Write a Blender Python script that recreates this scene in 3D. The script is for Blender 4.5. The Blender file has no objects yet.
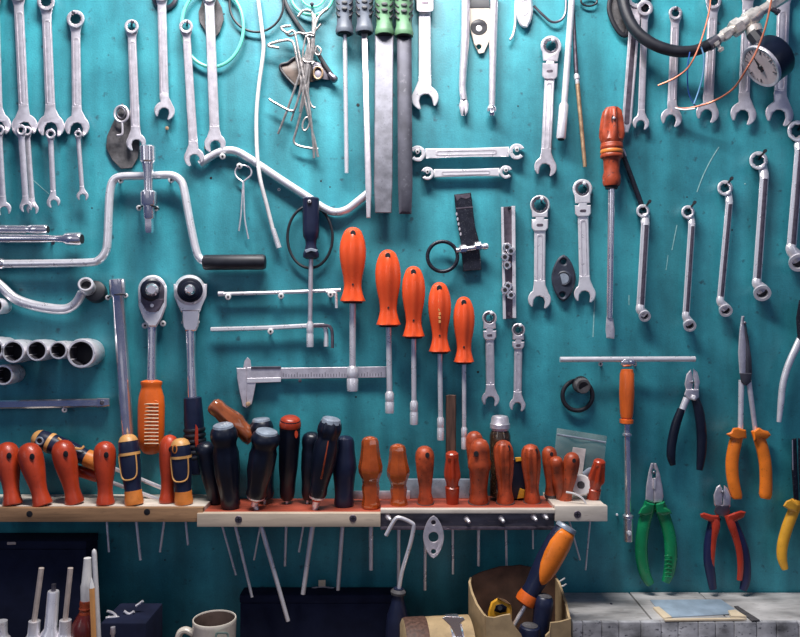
import bpy, bmesh, math, random
from mathutils import Vector, Matrix
from mathutils.geometry import tessellate_polygon

# ------------------------------------------------------------------ camera, light, exposure
scene = bpy.context.scene
COL = scene.collection
D, U = 1.1, 0.0015            # camera distance to the wall, metres per photo pixel on the wall
CX, CY = 400.0, 318.5
cam_d = bpy.data.cameras.new('camera'); cam = bpy.data.objects.new('camera', cam_d); COL.objects.link(cam)
cam.location = (0, -D, 0); cam.rotation_euler = (math.pi/2, 0, 0)
cam_d.sensor_width = 36; cam_d.lens = 36*D/(800*U); cam_d.clip_start = 0.02
scene.camera = cam

world = bpy.data.worlds.new('world'); scene.world = world; world.use_nodes = True
bg = world.node_tree.nodes['Background']
bg.inputs['Color'].default_value = (0.22, 0.36, 0.90, 1); bg.inputs['Strength'].default_value = 0.15

def area(name, loc, aim, sx, sy, power, color):
    l = bpy.data.lights.new(name, 'AREA'); l.shape = 'RECTANGLE'; l.size = sx; l.size_y = sy
    l.energy = power; l.color = color
    o = bpy.data.objects.new(name, l); COL.objects.link(o); o.location = loc
    o.rotation_euler = (Vector(aim)-Vector(loc)).to_track_quat('-Z', 'Y').to_euler()
    return o
area('ceiling_lamp', (-0.12, -0.405, 0.91), (0.0, 0, 0.15), 0.66, 0.14, 21.5, (1.0, 0.97, 0.95))
area('left_streak_fill', (-2.1, -2.6, 0.9), (0, 0, 0), 0.7, 1.4, 6, (0.92, 0.95, 1.0))  # added fill lamp, no real window: puts bright streaks on the chrome
area('right_streak_fill', (2.3, -2.6, 0.9), (0, 0, 0), 0.7, 1.4, 4, (0.92, 0.95, 1.0))  # second added fill lamp, on the right, for highlight streaks on the metal
area('front_metal_fill', (-0.3, -3.6, 0.6), (0, 0, 0), 3.0, 2.0, 5, (0.97, 0.95, 0.97))  # added broad fill behind the camera, no known door: brightens steel facing it

vs = scene.view_settings
vs.view_transform = 'Standard'; vs.look = 'None'; vs.gamma = 1; vs.use_curve_mapping = False
vs.exposure = 0.0
scene.cycles.use_denoising = True

# ------------------------------------------------------------------ materials
MATS = {}
def mat(name, col, metal=0.0, rough=0.5, var=0.15, scale=60, spots=0.0, spotcol=(0.03, 0.025, 0.025), bump=0.0,
        trans=0.0, coat=0.0, alpha=1.0, stretch=(1, 1, 1), spec=0.5):
    m = bpy.data.materials.new(name); m.use_nodes = True
    nt = m.node_tree; N = nt.nodes; L = nt.links; b = N['Principled BSDF']
    b.inputs['Metallic'].default_value = metal; b.inputs['Roughness'].default_value = rough
    b.inputs['Transmission Weight'].default_value = trans; b.inputs['Coat Weight'].default_value = coat
    b.inputs['Alpha'].default_value = alpha; b.inputs['Specular IOR Level'].default_value = spec
    tc = N.new('ShaderNodeTexCoord'); mp = N.new('ShaderNodeMapping'); mp.inputs['Scale'].default_value = stretch
    geo = N.new('ShaderNodeNewGeometry')
    L.new(geo.outputs['Position'], mp.inputs['Vector'])
    n1 = N.new('ShaderNodeTexNoise'); n1.inputs['Scale'].default_value = scale; n1.inputs['Detail'].default_value = 5
    L.new(mp.outputs['Vector'], n1.inputs['Vector'])
    r1 = N.new('ShaderNodeMapRange'); r1.inputs['From Min'].default_value = 0.3; r1.inputs['From Max'].default_value = 0.7
    r1.inputs['To Min'].default_value = 1-var; r1.inputs['To Max'].default_value = 1+var*0.4
    L.new(n1.outputs['Fac'], r1.inputs['Value'])
    mul = N.new('ShaderNodeVectorMath'); mul.operation = 'SCALE'; mul.inputs[0].default_value = col
    L.new(r1.outputs['Result'], mul.inputs['Scale'])
    out = mul.outputs['Vector']
    if spots > 0:
        n2 = N.new('ShaderNodeTexNoise'); n2.inputs['Scale'].default_value = scale*5; n2.inputs['Detail'].default_value = 4
        L.new(mp.outputs['Vector'], n2.inputs['Vector'])
        r2 = N.new('ShaderNodeMapRange'); r2.inputs['From Min'].default_value = 0.60; r2.inputs['From Max'].default_value = 0.72
        r2.inputs['To Max'].default_value = spots
        L.new(n2.outputs['Fac'], r2.inputs['Value'])
        mx = N.new('ShaderNodeMix'); mx.data_type = 'RGBA'; mx.inputs['B'].default_value = (*spotcol, 1)
        L.new(r2.outputs['Result'], mx.inputs['Factor']); L.new(out, mx.inputs['A']); out = mx.outputs['Result']
    L.new(out, b.inputs['Base Color'])
    r3 = N.new('ShaderNodeMapRange'); r3.inputs['To Min'].default_value = max(0.04, rough-0.1); r3.inputs['To Max'].default_value = min(1, rough+0.1)
    L.new(n1.outputs['Fac'], r3.inputs['Value']); L.new(r3.outputs['Result'], b.inputs['Roughness'])
    if bump > 0:
        bp = N.new('ShaderNodeBump'); bp.inputs['Strength'].default_value = bump; bp.inputs['Distance'].default_value = 0.002
        L.new(n1.outputs['Fac'], bp.inputs['Height']); L.new(bp.outputs['Normal'], b.inputs['Normal'])
    MATS[name] = m
    return m
mat('chrome', (0.90, 0.86, 0.89), 0.88, 0.16, 0.08, 60, 0.0)
mat('satin', (0.78, 0.73, 0.775), 0.66, 0.36, 0.16, 120, 0.35, (0.24, 0.20, 0.22))
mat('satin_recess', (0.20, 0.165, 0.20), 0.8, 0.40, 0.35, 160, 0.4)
mat('bright_steel', (0.90, 0.87, 0.90), 0.55, 0.30, 0.10, 90, 0.10, (0.35, 0.33, 0.35))
mat('dark_steel', (0.16, 0.15, 0.18), 0.8, 0.4, 0.3, 90, 0.3)
mat('file_steel', (0.20, 0.20, 0.235), 0.35, 0.6, 0.4, 70, 0.6, (0.08, 0.08, 0.10), bump=0.3)
mat('file_dark', (0.085, 0.085, 0.11), 0.35, 0.55, 0.4, 40, 0.4, (0.2, 0.2, 0.23), bump=0.3)
mat('brass_dirty', (0.50, 0.33, 0.20), 0.6, 0.45, 0.4, 120, 0.5)
mat('fitting', (0.74, 0.69, 0.64), 0.55, 0.34, 0.35, 120, 0.7, (0.14, 0.09, 0.06))
mat('copper', (0.52, 0.17, 0.10), 0.5, 0.4, 0.2, 90)
mat('wire_grey', (0.42, 0.39, 0.38), 0.7, 0.38, 0.35, 150, 0.4)
mat('wire_white', (0.72, 0.70, 0.70), 0.2, 0.5, 0.12, 120)
mat('wire_blue', (0.025, 0.09, 0.34), 0.0, 0.4, 0.1, 60)
mat('wire_lightblue', (0.20, 0.42, 0.68), 0.0, 0.4, 0.1, 60)
mat('black_rubber', (0.012, 0.013, 0.020), 0.0, 0.5, 0.3, 90)
mat('black_plastic', (0.005, 0.008, 0.020), 0.0, 0.34, 0.3, 60)
mat('navy_plastic', (0.009, 0.014, 0.042), 0.0, 0.38, 0.2, 60)
mat('black_metal', (0.016, 0.018, 0.03), 0.3, 0.35, 0.4, 140, 0.6, (0.22, 0.22, 0.24))
mat('hole_dark', (0.008, 0.008, 0.012), 0.0, 0.7, 0.0)
mat('cap_grey', (0.30, 0.35, 0.42), 0.2, 0.33, 0.3, 90, 0.4)
mat('orange_driver', (0.78, 0.088, 0.020), 0.0, 0.30, 0.12, 40, 0.10, (0.35, 0.03, 0.01), coat=0.15)
mat('red_handle', (0.46, 0.046, 0.012), 0.0, 0.36, 0.3, 45, 0.3, (0.12, 0.018, 0.010), coat=0.1)
mat('worn_red', (0.46, 0.072, 0.020), 0.0, 0.42, 0.6, 55, 0.9, (0.06, 0.018, 0.012))
mat('amber', (0.56, 0.105, 0.013), 0.0, 0.08, 0.3, 60, 0.3, (0.25, 0.035, 0.006), trans=0.25, coat=0.9)
mat('amber_brown', (0.42, 0.115, 0.04), 0.0, 0.14, 0.25, 60, 0.2, trans=0.3, coat=0.8)
mat('old_orange', (0.40, 0.060, 0.020), 0.0, 0.42, 0.55, 60, 0.9, (0.05, 0.022, 0.02))
mat('wood_orange', (0.68, 0.125, 0.018), 0.0, 0.35, 0.35, 60, 0.35, (0.28, 0.05, 0.01), stretch=(2, 2, 0.3))
mat('grip_orange', (0.76, 0.135, 0.014), 0.0, 0.35, 0.12, 60, 0.25, (0.35, 0.06, 0.01))
mat('yellow_orange', (0.88, 0.215, 0.018), 0.0, 0.35, 0.22, 50, 0.45, (0.30, 0.07, 0.012))
mat('butt_orange', (0.70, 0.22, 0.04), 0.0, 0.4, 0.25, 60, 0.35, (0.3, 0.1, 0.02))
mat('butt_tan', (0.66, 0.34, 0.11), 0.0, 0.4, 0.25, 60, 0.35, (0.3, 0.15, 0.05))
mat('yellow', (0.86, 0.42, 0.035), 0.0, 0.35, 0.2, 50, 0.4, (0.3, 0.14, 0.02))
mat('plier_red', (0.46, 0.040, 0.018), 0.0, 0.3, 0.2, 50, coat=0.1)
mat('plier_green', (0.006, 0.225, 0.085), 0.0, 0.25, 0.25, 50, coat=0.2)
mat('plier_blue', (0.012, 0.016, 0.065), 0.0, 0.35, 0.2, 50)
mat('file_green', (0.12, 0.26, 0.14), 0.0, 0.5, 0.4, 50, 0.5, (0.07, 0.09, 0.09))
mat('file_grey', (0.12, 0.14, 0.18), 0.0, 0.5, 0.35, 50, 0.4, (0.06, 0.06, 0.08))
mat('ring_green', (0.16, 0.66, 0.50), 0.0, 0.4, 0.1, 50)
mat('gasket', (0.10, 0.095, 0.10), 0.1, 0.7, 0.5, 120, 0.5, (0.24, 0.20, 0.18), bump=0.3)
mat('gasket_blue', (0.035, 0.042, 0.065), 0.1, 0.5, 0.4, 90, 0.4, (0.10, 0.10, 0.12))
mat('gasket_brown', (0.105, 0.072, 0.056), 0.0, 0.5, 0.5, 90, 0.7, (0.03, 0.022, 0.02))
mat('wood_light', (0.62, 0.50, 0.38), 0.0, 0.6, 0.3, 30, 0.4, (0.25, 0.17, 0.12), stretch=(0.25, 2, 3))
mat('wood_end', (0.70, 0.62, 0.53), 0.0, 0.6, 0.25, 40, 0.4, (0.35, 0.27, 0.22), stretch=(0.4, 2, 2))
mat('wood_brown', (0.36, 0.20, 0.10), 0.0, 0.6, 0.45, 40, 0.6, (0.09, 0.05, 0.03), stretch=(0.25, 2, 3))
mat('wood_red', (0.46, 0.085, 0.045), 0.0, 0.5, 0.4, 40, 0.5, (0.10, 0.03, 0.02), stretch=(0.3, 2, 2))
mat('wood_stick', (0.13, 0.065, 0.045), 0.0, 0.6, 0.6, 70, 0.6, (0.04, 0.025, 0.02), stretch=(3, 3, 0.4), bump=0.4)
mat('iron_strip', (0.15, 0.145, 0.17), 0.5, 0.5, 0.5, 60, 0.5, (0.34, 0.28, 0.26), stretch=(0.4, 1, 2))
mat('ledge_top', (0.54, 0.525, 0.51), 0.0, 0.55, 0.6, 24, 0.6, (0.20, 0.17, 0.15), stretch=(0.6, 1.6, 1))
mat('ledge_front', (0.50, 0.50, 0.52), 0.0, 0.6, 0.8, 30, 0.9, (0.04, 0.04, 0.06), stretch=(1, 1, 1.5))
mat('sheet_blue', (0.36, 0.46, 0.56), 0.0, 0.35, 0.3, 40, 0.3, (0.22, 0.28, 0.35))
mat('pine', (0.84, 0.69, 0.48), 0.0, 0.5, 0.15, 50)
mat('cardboard', (0.50, 0.355, 0.19), 0.0, 0.75, 0.3, 60, 0.3, (0.28, 0.18, 0.09))
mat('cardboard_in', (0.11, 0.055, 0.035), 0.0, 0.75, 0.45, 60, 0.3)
mat('case_navy', (0.013, 0.017, 0.042), 0.0, 0.9, 0.3, 40, 0.2, (0.03, 0.03, 0.045), spec=0.15)
mat('mug_cream', (0.74, 0.66, 0.56), 0.0, 0.3, 0.25, 30, 0.2, (0.35, 0.27, 0.2))
mat('mug_inside', (0.16, 0.11, 0.09), 0.0, 0.4, 0.6, 30, 0.3)
mat('mug_mark', (0.25, 0.35, 0.30), 0.0, 0.4, 0.2, 30)
mat('paper_white', (0.80, 0.78, 0.76), 0.0, 0.6, 0.12, 60)
mat('dial', (0.64, 0.53, 0.54), 0.0, 0.4, 0.15, 60, 0.3, (0.4, 0.28, 0.28))
mat('glass_brown', (0.05, 0.03, 0.018), 0.0, 0.15, 0.5, 90, 0.6, (0.34, 0.21, 0.10), trans=0.1, coat=0.5)
mat('bottle_red', (0.13, 0.016, 0.012), 0.0, 0.25, 0.3, 60, coat=0.3)
mat('pencil_wood', (0.78, 0.36, 0.12), 0.0, 0.5, 0.1, 60)
mat('rod_tan', (0.62, 0.52, 0.46), 0.2, 0.5, 0.2, 100)
mat('bag_film', (0.30, 0.35, 0.33), 0.0, 0.15, 0.4, 30, 0.0, bump=0.6, alpha=0.30)
mat('tag_paper', (0.62, 0.55, 0.53), 0.0, 0.6, 0.3, 90, 0.4, (0.3, 0.25, 0.25))
mat('bench_wood', (0.12, 0.08, 0.06), 0.0, 0.6, 0.4, 20, stretch=(0.3, 2, 2))
mat('stripe_red', (0.70, 0.06, 0.03), 0.0, 0.4, 0.1, 60)
mat('scratch_pale', (0.27, 0.50, 0.50), 0.0, 0.7, 0.3, 200)

# painted sheet-metal wall
def wall_mat():
    m = bpy.data.materials.new('teal_paint'); m.use_nodes = True
    nt = m.node_tree; N = nt.nodes; L = nt.links; b = N['Principled BSDF']
    geo = N.new('ShaderNodeNewGeometry')
    big = N.new('ShaderNodeTexNoise'); big.inputs['Scale'].default_value = 6; big.inputs['Detail'].default_value = 8; big.inputs['Roughness'].default_value = 0.65
    L.new(geo.outputs['Position'], big.inputs['Vector'])
    rmp = N.new('ShaderNodeValToRGB'); e = rmp.color_ramp.elements
    e[0].position = 0.36; e[0].color = (0.022, 0.180, 0.228, 1); e[1].position = 0.64; e[1].color = (0.046, 0.350, 0.412, 1)
    L.new(big.outputs['Fac'], rmp.inputs['Fac'])
    # rubbed, grimy vertical wipes
    mp = N.new('ShaderNodeMapping'); mp.inputs['Scale'].default_value = (26, 26, 3); L.new(geo.outputs['Position'], mp.inputs['Vector'])
    st = N.new('ShaderNodeTexNoise'); st.inputs['Scale'].default_value = 1.0; st.inputs['Detail'].default_value = 6
    L.new(mp.outputs['Vector'], st.inputs['Vector'])
    r0 = N.new('ShaderNodeMapRange'); r0.inputs['From Min'].default_value = 0.35; r0.inputs['From Max'].default_value = 0.7
    r0.inputs['To Min'].default_value = 0.70; r0.inputs['To Max'].default_value = 1.14; L.new(st.outputs['Fac'], r0.inputs['Value'])
    sc = N.new('ShaderNodeVectorMath'); sc.operation = 'SCALE'; L.new(rmp.outputs['Color'], sc.inputs[0]); L.new(r0.outputs['Result'], sc.inputs['Scale'])
    # dark specks and chips
    sp = N.new('ShaderNodeTexNoise'); sp.inputs['Scale'].default_value = 85; sp.inputs['Detail'].default_value = 3
    L.new(geo.outputs['Position'], sp.inputs['Vector'])
    r2 = N.new('ShaderNodeMapRange'); r2.inputs['From Min'].default_value = 0.63; r2.inputs['From Max'].default_value = 0.75; r2.inputs['To Max'].default_value = 0.8
    L.new(sp.outputs['Fac'], r2.inputs['Value'])
    mx = N.new('ShaderNodeMix'); mx.data_type = 'RGBA'; mx.inputs['B'].default_value = (0.02, 0.06, 0.085, 1)
    L.new(r2.outputs['Result'], mx.inputs['Factor']); L.new(sc.outputs['Vector'], mx.inputs['A'])
    gr = N.new('ShaderNodeTexNoise'); gr.inputs['Scale'].default_value = 420; gr.inputs['Detail'].default_value = 2
    L.new(geo.outputs['Position'], gr.inputs['Vector'])
    r4 = N.new('ShaderNodeMapRange'); r4.inputs['To Min'].default_value = 0.78; r4.inputs['To Max'].default_value = 1.22; L.new(gr.outputs['Fac'], r4.inputs['Value'])
    s2 = N.new('ShaderNodeVectorMath'); s2.operation = 'SCALE'; L.new(mx.outputs['Result'], s2.inputs[0]); L.new(r4.outputs['Result'], s2.inputs['Scale'])
    L.new(s2.outputs['Vector'], b.inputs['Base Color'])
    b.inputs['Roughness'].default_value = 0.42
    r3 = N.new('ShaderNodeMapRange'); r3.inputs['To Min'].default_value = 0.34; r3.inputs['To Max'].default_value = 0.58
    L.new(big.outputs['Fac'], r3.inputs['Value']); L.new(r3.outputs['Result'], b.inputs['Roughness'])
    bp = N.new('ShaderNodeBump'); bp.inputs['Strength'].default_value = 0.12; bp.inputs['Distance'].default_value = 0.002
    L.new(gr.outputs['Fac'], bp.inputs['Height']); L.new(bp.outputs['Normal'], b.inputs['Normal'])
    MATS['teal_paint'] = m
wall_mat()

# ------------------------------------------------------------------ geometry helpers
def P(px, py, d=0.0):
    """photo pixel + distance in front of the wall -> world point"""
    s = U*(D-d)/D
    return Vector(((px-CX)*s, -d, (CY-py)*s))
def S(n, d=0.0):
    return n*U*(D-d)/D

class MB:
    def __init__(self): self.v = []; self.f = []
    def _add(self, pts):
        i = len(self.v); self.v.extend(pts); return list(range(i, i+len(pts)))
    def plate(self, outer, holes=(), d0=0.004, d1=0.008, bev=0.5, fn=None, sub=None):
        """outline in photo pixels extruded from depth d0 to d1 with a chamfered front edge"""
        fn = fn or P
        dm = d1
        def off(poly, amt):
            n = len(poly); a = sum(poly[i][0]*poly[(i+1) % n][1]-poly[(i+1) % n][0]*poly[i][1] for i in range(n))
            sg = 1 if a > 0 else -1; res = []
            for i in range(n):
                p, q, r = Vector(poly[i-1]), Vector(poly[i]), Vector(poly[(i+1) % n])
                e1 = (q-p); e2 = (r-q)
                if e1.length < 1e-9 or e2.length < 1e-9: res.append(tuple(q)); continue
                e1.normalize(); e2.normalize()
                n1 = Vector((-e1.y, e1.x)); n2 = Vector((-e2.y, e2.x)); m = n1+n2
                if m.length < 1e-3: m = n1
                m.normalize(); k = max(0.45, m.dot(n1))
                res.append(tuple(q+m*(sg*amt/k)))
            return res
        loops = [list(outer)]+[list(h) for h in holes]
        ins = [off(loops[0], bev)]+[off(h, -bev) for h in loops[1:]]
        bd = min(abs(d1-d0)*0.4, bev*U)*(1 if d1 > d0 else -1)
        tri = tessellate_polygon([[Vector((p[0], p[1], 0)) for p in l] for l in ins])
        tri0 = tessellate_polygon([[Vector((p[0], p[1], 0)) for p in l] for l in loops])
        bi, mi, fi = [], [], []
        for l, k in zip(loops, ins):
            bi.append(self._add([fn(p[0], p[1], d0) for p in l]))
            mi.append(self._add([fn(p[0], p[1], d1-bd) for p in l]))
            fi.append(self._add([fn(p[0], p[1], d1) for p in k]))
        for A, B in ((bi, mi), (mi, fi)):
            for a, b in zip(A, B):
                n = len(a)
                for i in range(n): self.f.append((a[i], a[(i+1) % n], b[(i+1) % n], b[i]))
        fb = [x for l in bi for x in l]; ff = [x for l in fi for x in l]
        for t in tri: self.f.append(tuple(ff[i] for i in t))
        for t in tri0: self.f.append(tuple(fb[i] for i in t))
        return self
    def loft(self, rings, closed=False, cap=True):
        idx = [self._add(r) for r in rings]; n = len(idx[0]); m = len(idx)
        for k in range(m if closed else m-1):
            a, b = idx[k], idx[(k+1) % m]
            for i in range(n): self.f.append((a[i], a[(i+1) % n], b[(i+1) % n], b[i]))
        if cap and not closed:
            self.f.append(tuple(idx[0])); self.f.append(tuple(reversed(idx[-1])))
        return self
    def lathe(self, A, B, prof, n=20, squash=1.0, flute=None, unit=U, cap=True, twist=0.0):
        """profile [(t, r in px)] turned about the axis A->B (world points)"""
        a = (B-A).normalized(); ref = Vector((0, 1, 0))
        if abs(a.dot(ref)) > 0.95: ref = Vector((1, 0, 0))
        u = a.cross(ref).normalized(); w = a.cross(u).normalized(); rings = []
        for t, r in prof:
            c = A.lerp(B, t); ring = []
            for i in range(n):
                th = 2*math.pi*i/n+twist; k = max(r, 0.02)*unit
                if flute:
                    fnn, amt, t0, t1 = flute
                    if t0 < t < t1: k *= 1-amt*(0.5+0.5*math.cos(fnn*th))
                ring.append(c+u*(math.cos(th)*k)+w*(math.sin(th)*k*squash))
            rings.append(ring)
        return self.loft(rings, cap=cap)
    def tube(self, pts, r, n=10, closed=False, sm=5, flat=1.0, raw=False):
        """pts [(px,py,d)] swept; r px or list; flat squashes along the depth axis"""
        W = [p if raw else P(*p) for p in pts]; m = len(W)
        R = list(r) if isinstance(r, (list, tuple)) else [r]*m
        if sm > 1:
            W2, R2 = [], []
            for i in range(m if closed else m-1):
                g = (lambda j: W[j % m]) if closed else (lambda j: W[min(max(j, 0), m-1)])
                p0, p1, p2, p3 = g(i-1), g(i), g(i+1), g(i+2)
                for s in range(sm):
                    t = s/sm
                    W2.append(0.5*((2*p1)+(p2-p0)*t+(2*p0-5*p1+4*p2-p3)*t*t+(3*p1-p0-3*p2+p3)*t**3))
                    R2.append(R[i]*(1-t)+R[(i+1) % m]*t)
            if not closed: W2.append(W[-1]); R2.append(R[-1])
            W, R = W2, R2
        m = len(W); rings = []; prev = None
        for i in range(m):
            if closed: tg = W[(i+1) % m]-W[i-1]
            else: tg = W[min(i+1, m-1)]-W[max(i-1, 0)]
            tg.normalize()
            ref = Vector((0, 1, 0))
            u = tg.cross(ref)
            if u.length < 0.25: u = tg.cross(Vector((0, 0, 1))) if prev is None else prev-tg*prev.dot(tg)
            u.normalize()
            if prev is not None and u.dot(prev) < 0: u = -u
            prev = u; w = tg.cross(u).normalized()
            rings.append([W[i]+u*(math.cos(2*math.pi*k/n)*R[i]*U)+w*(math.sin(2*math.pi*k/n)*R[i]*U*flat) for k in range(n)])
        return self.loft(rings, closed=closed)
    def box(self, lo, hi, bev=0.0):
        x0, y0, z0 = lo; x1, y1, z1 = hi
        i = self._add([Vector(p) for p in ((x0, y0, z0), (x1, y0, z0), (x1, y1, z0), (x0, y1, z0), (x0, y0, z1), (x1, y0, z1), (x1, y1, z1), (x0, y1, z1))])
        for q in ((0, 3, 2, 1), (4, 5, 6, 7), (0, 1, 5, 4), (1, 2, 6, 5), (2, 3, 7, 6), (3, 0, 4, 7)):
            self.f.append(tuple(i[k] for k in q))
        self.bv = bev
        return self
    def mesh(self, name, origin, smooth=38, bevel=0.0):
        me = bpy.data.meshes.new(name)
        me.from_pydata([p-origin for p in self.v], [], self.f)
        bm = bmesh.new(); bm.from_mesh(me)
        bmesh.ops.recalc_face_normals(bm, faces=bm.faces)
        b = bevel or getattr(self, 'bv', 0.0)
        if b > 0: bmesh.ops.bevel(bm, geom=list(bm.edges), offset=b, segments=2, profile=0.6, affect='EDGES', clamp_overlap=True)
        for f in bm.faces: f.smooth = True
        bm.to_mesh(me); bm.free()
        me.set_sharp_from_angle(angle=math.radians(smooth))
        return me

def link(name, me, m, parent=None, loc=None):
    o = bpy.data.objects.new(name, me); COL.objects.link(o)
    if me is not None and m: me.materials.append(MATS[m])
    if parent is not None: o.parent = parent
    if loc is not None: o.location = loc
    return o
def tag(o, label, cat, group=None, kind=None):
    n = len(label.split())
    if not 4 <= n <= 16: print('LABEL LENGTH', n, label)
    o['label'] = label; o['category'] = cat
    if group: o['group'] = group
    if kind: o['kind'] = kind
    return o
class Thing:
    def __init__(s, name, label, cat, org, group=None):
        s.org = org; s.root = link(name, None, None, loc=org); s.root.empty_display_size = 0.01
        tag(s.root, label, cat, group)
    def add(s, name, mb, m, parent=None, label=None, **k):
        o = link(name, mb.mesh(name, s.org, **k), m, parent or s.root)
        if label: o['label'] = label
        return o
def single(name, mb, m, label, cat, group=None, kind=None, **k):
    c = Vector((0, 0, 0))
    for p in mb.v: c += p
    c /= len(mb.v)
    o = link(name, mb.mesh(name, c, **k), m, loc=c)
    return tag(o, label, cat, group, kind)

def circ(x, y, r, n=24, ry=None, rot=0.0, a0=0.0):
    ry = ry or r; res = []
    for i in range(n):
        a = 2*math.pi*i/n+a0; u, v = r*math.cos(a), ry*math.sin(a)
        res.append((x+u*math.cos(rot)-v*math.sin(rot), y+u*math.sin(rot)+v*math.cos(rot)))
    return res
def star(x, y, r, n=12, k=0.86):
    return [(x+(r if i % 2 else r*k)*math.cos(math.pi*i/n), y+(r if i % 2 else r*k)*math.sin(math.pi*i/n)) for i in range(2*n)]
class Fr:
    """2-D frame in photo pixels: v runs A->B, u across"""
    def __init__(s, ax, ay, bx, by):
        s.a = Vector((ax, ay)); s.L = math.hypot(bx-ax, by-ay)
        s.v = Vector(((bx-ax)/s.L, (by-ay)/s.L)); s.u = Vector((s.v.y, -s.v.x))
    def __call__(s, u, v): p = s.a+s.u*u+s.v*v; return (p.x, p.y)
def rrect(fr, u0, u1, v0, v1, r, n=4):
    pts = []
    for cu, cv, a0 in ((u1-r, v0+r, -90), (u1-r, v1-r, 0), (u0+r, v1-r, 90), (u0+r, v0+r, 180)):
        for i in range(n+1):
            a = math.radians(a0+90*i/n); pts.append(fr(cu+r*math.cos(a), cv+r*math.sin(a)))
    return pts

# ------------------------------------------------------------------ setting: wall, worktop
wb = MB().box((-1.0, 0.0, -0.75), (1.0, 0.02, 0.85), 0.001)
wall = link('wall_back', wb.mesh('wall_back', Vector((0, 0, 0))), 'teal_paint'); wall['kind'] = 'structure'
wall['label'] = 'teal painted sheet metal wall with scratches'
for pts, r in (([(719, 147), (711, 160), (703, 176), (697, 192)], 0.5), ([(677, 225), (675, 235), (672, 250)], 0.45), ([(668, 255), (667, 264), (666, 270)], 0.35),
               ([(595, 293), (594, 315), (593, 337)], 0.5), ([(33, 180), (42, 188), (49, 194)], 0.35), ([(629, 295), (629, 300), (629, 305)], 0.5)):
    o = link('scratch', MB().tube([(x, y, 0.0002) for x, y in pts], r, n=6, flat=0.3).mesh('scratch', Vector((0, 0, 0))), 'scratch_pale', wall)
for x, y, r in ((745, 184, 0.9), (321, 181, 1.0), (330, 187, 0.8), (358, 105, 1.8), (213, 124, 1.0), (224, 14, 0.9), (518, 106, 0.8), (687, 197, 0.8), (211, 178, 1.4), (92, 208, 0.8), (478, 372, 1.3), (356, 397, 1.0), (165, 560, 0.8), (732, 230, 0.9)):
    link('nail_hole', MB().plate(circ(x, y, r, 7), (), -0.0005, 0.0004, 0.2).mesh('nail_hole', Vector((0, 0, 0))), 'scratch_pale' if x == 745 else 'hole_dark', wall)
wt = link('worktop', MB().box((-0.95, -0.62, -0.54), (0.95, -0.002, -0.50), 0.003).mesh('worktop', Vector((0, 0, 0))), 'bench_wood'); wt['kind'] = 'structure'
wt['label'] = 'dark wooden worktop below the tool wall'
WT = -0.50

# ------------------------------------------------------------------ fasteners
def nail(px, py, label, d=0.022, up=3.0, dx=1.0, r=1.1, head=1.8, m='dark_steel'):
    A = P(px, py, -0.002); B = P(px+dx, py-up, d)
    single('nail', MB().lathe(A, B, [(0, r), (0.9, r), (0.905, head), (0.98, head*0.95), (1, head*0.5)], 10), m, label, 'nail', 'nails and screws holding the tools')
def screw(px, py, label, d=0.021, r=3.0):
    A = P(px, py, -0.002); B = P(px, py, d)
    t = Thing('screw', label, 'screw', A, 'nails and screws holding the tools')
    t.add('shank', MB().lathe(A, B, [(0, 1.2), (0.8, 1.2)], 8), 'dark_steel')
    t.add('head', MB().lathe(A, B, [(0.72, r*0.6), (0.78, r), (0.95, r), (1.0, r*0.75)], 12), 'wire_white')
    t.add('slot', MB().lathe(A, B, [(0.97, r*0.38), (1.02, r*0.38)], 8), 'hole_dark')

# ------------------------------------------------------------------ wrenches
def jaw_pts(x, y, W, s, vx, vy, ang=0.0, op=0.52, deep=0.12):
    """open-end head outline in px, mouth pointing along v (turned by ang), closed towards the shank"""
    R = W/2; v = Vector((vx, vy)); u = Vector((vy, -vx)); c = Vector((x, y))
    ca, sa = math.cos(math.radians(ang)), math.sin(math.radians(ang))
    v2 = v*ca+u*sa; u2 = u*ca-v*sa
    def g(a, b): p = c+u*a+v*b; return (p.x, p.y)
    def h(a, b): p = c+u2*a+v2*b; return (p.x, p.y)
    o = R*op; a0 = math.asin(min(0.95, s*1.25/R)); pts = [g(-s, -R*1.75), g(-s*1.05, -R*1.35)]
    ph0 = math.pi-a0-0.12; ph1 = math.asin(min(0.95, (o+R*0.16)/R)); k = 9
    for i in range(k+1):
        a = -(ph0+(ph1-ph0)*i/k); e = 1.0+0.05*math.sin(math.pi*i/k)
        pts.append(h(R*e*math.sin(a), R*1.02*math.cos(a)))
    pts += [h(-o, R*0.72), h(-o, R*deep), h(-o*0.62, -R*0.22), h(0, -R*0.32), h(o*0.62, -R*0.22), h(o, R*deep), h(o, R*0.72)]
    for i in range(k+1):
        a = ph1+(ph0-ph1)*i/k; e = 1.0+0.05*math.sin(math.pi*i/k)
        pts.append(h(R*e*math.sin(a), R*1.02*math.cos(a)))
    pts += [g(s*1.05, -R*1.35), g(s, -R*1.75)]
    return pts
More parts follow.
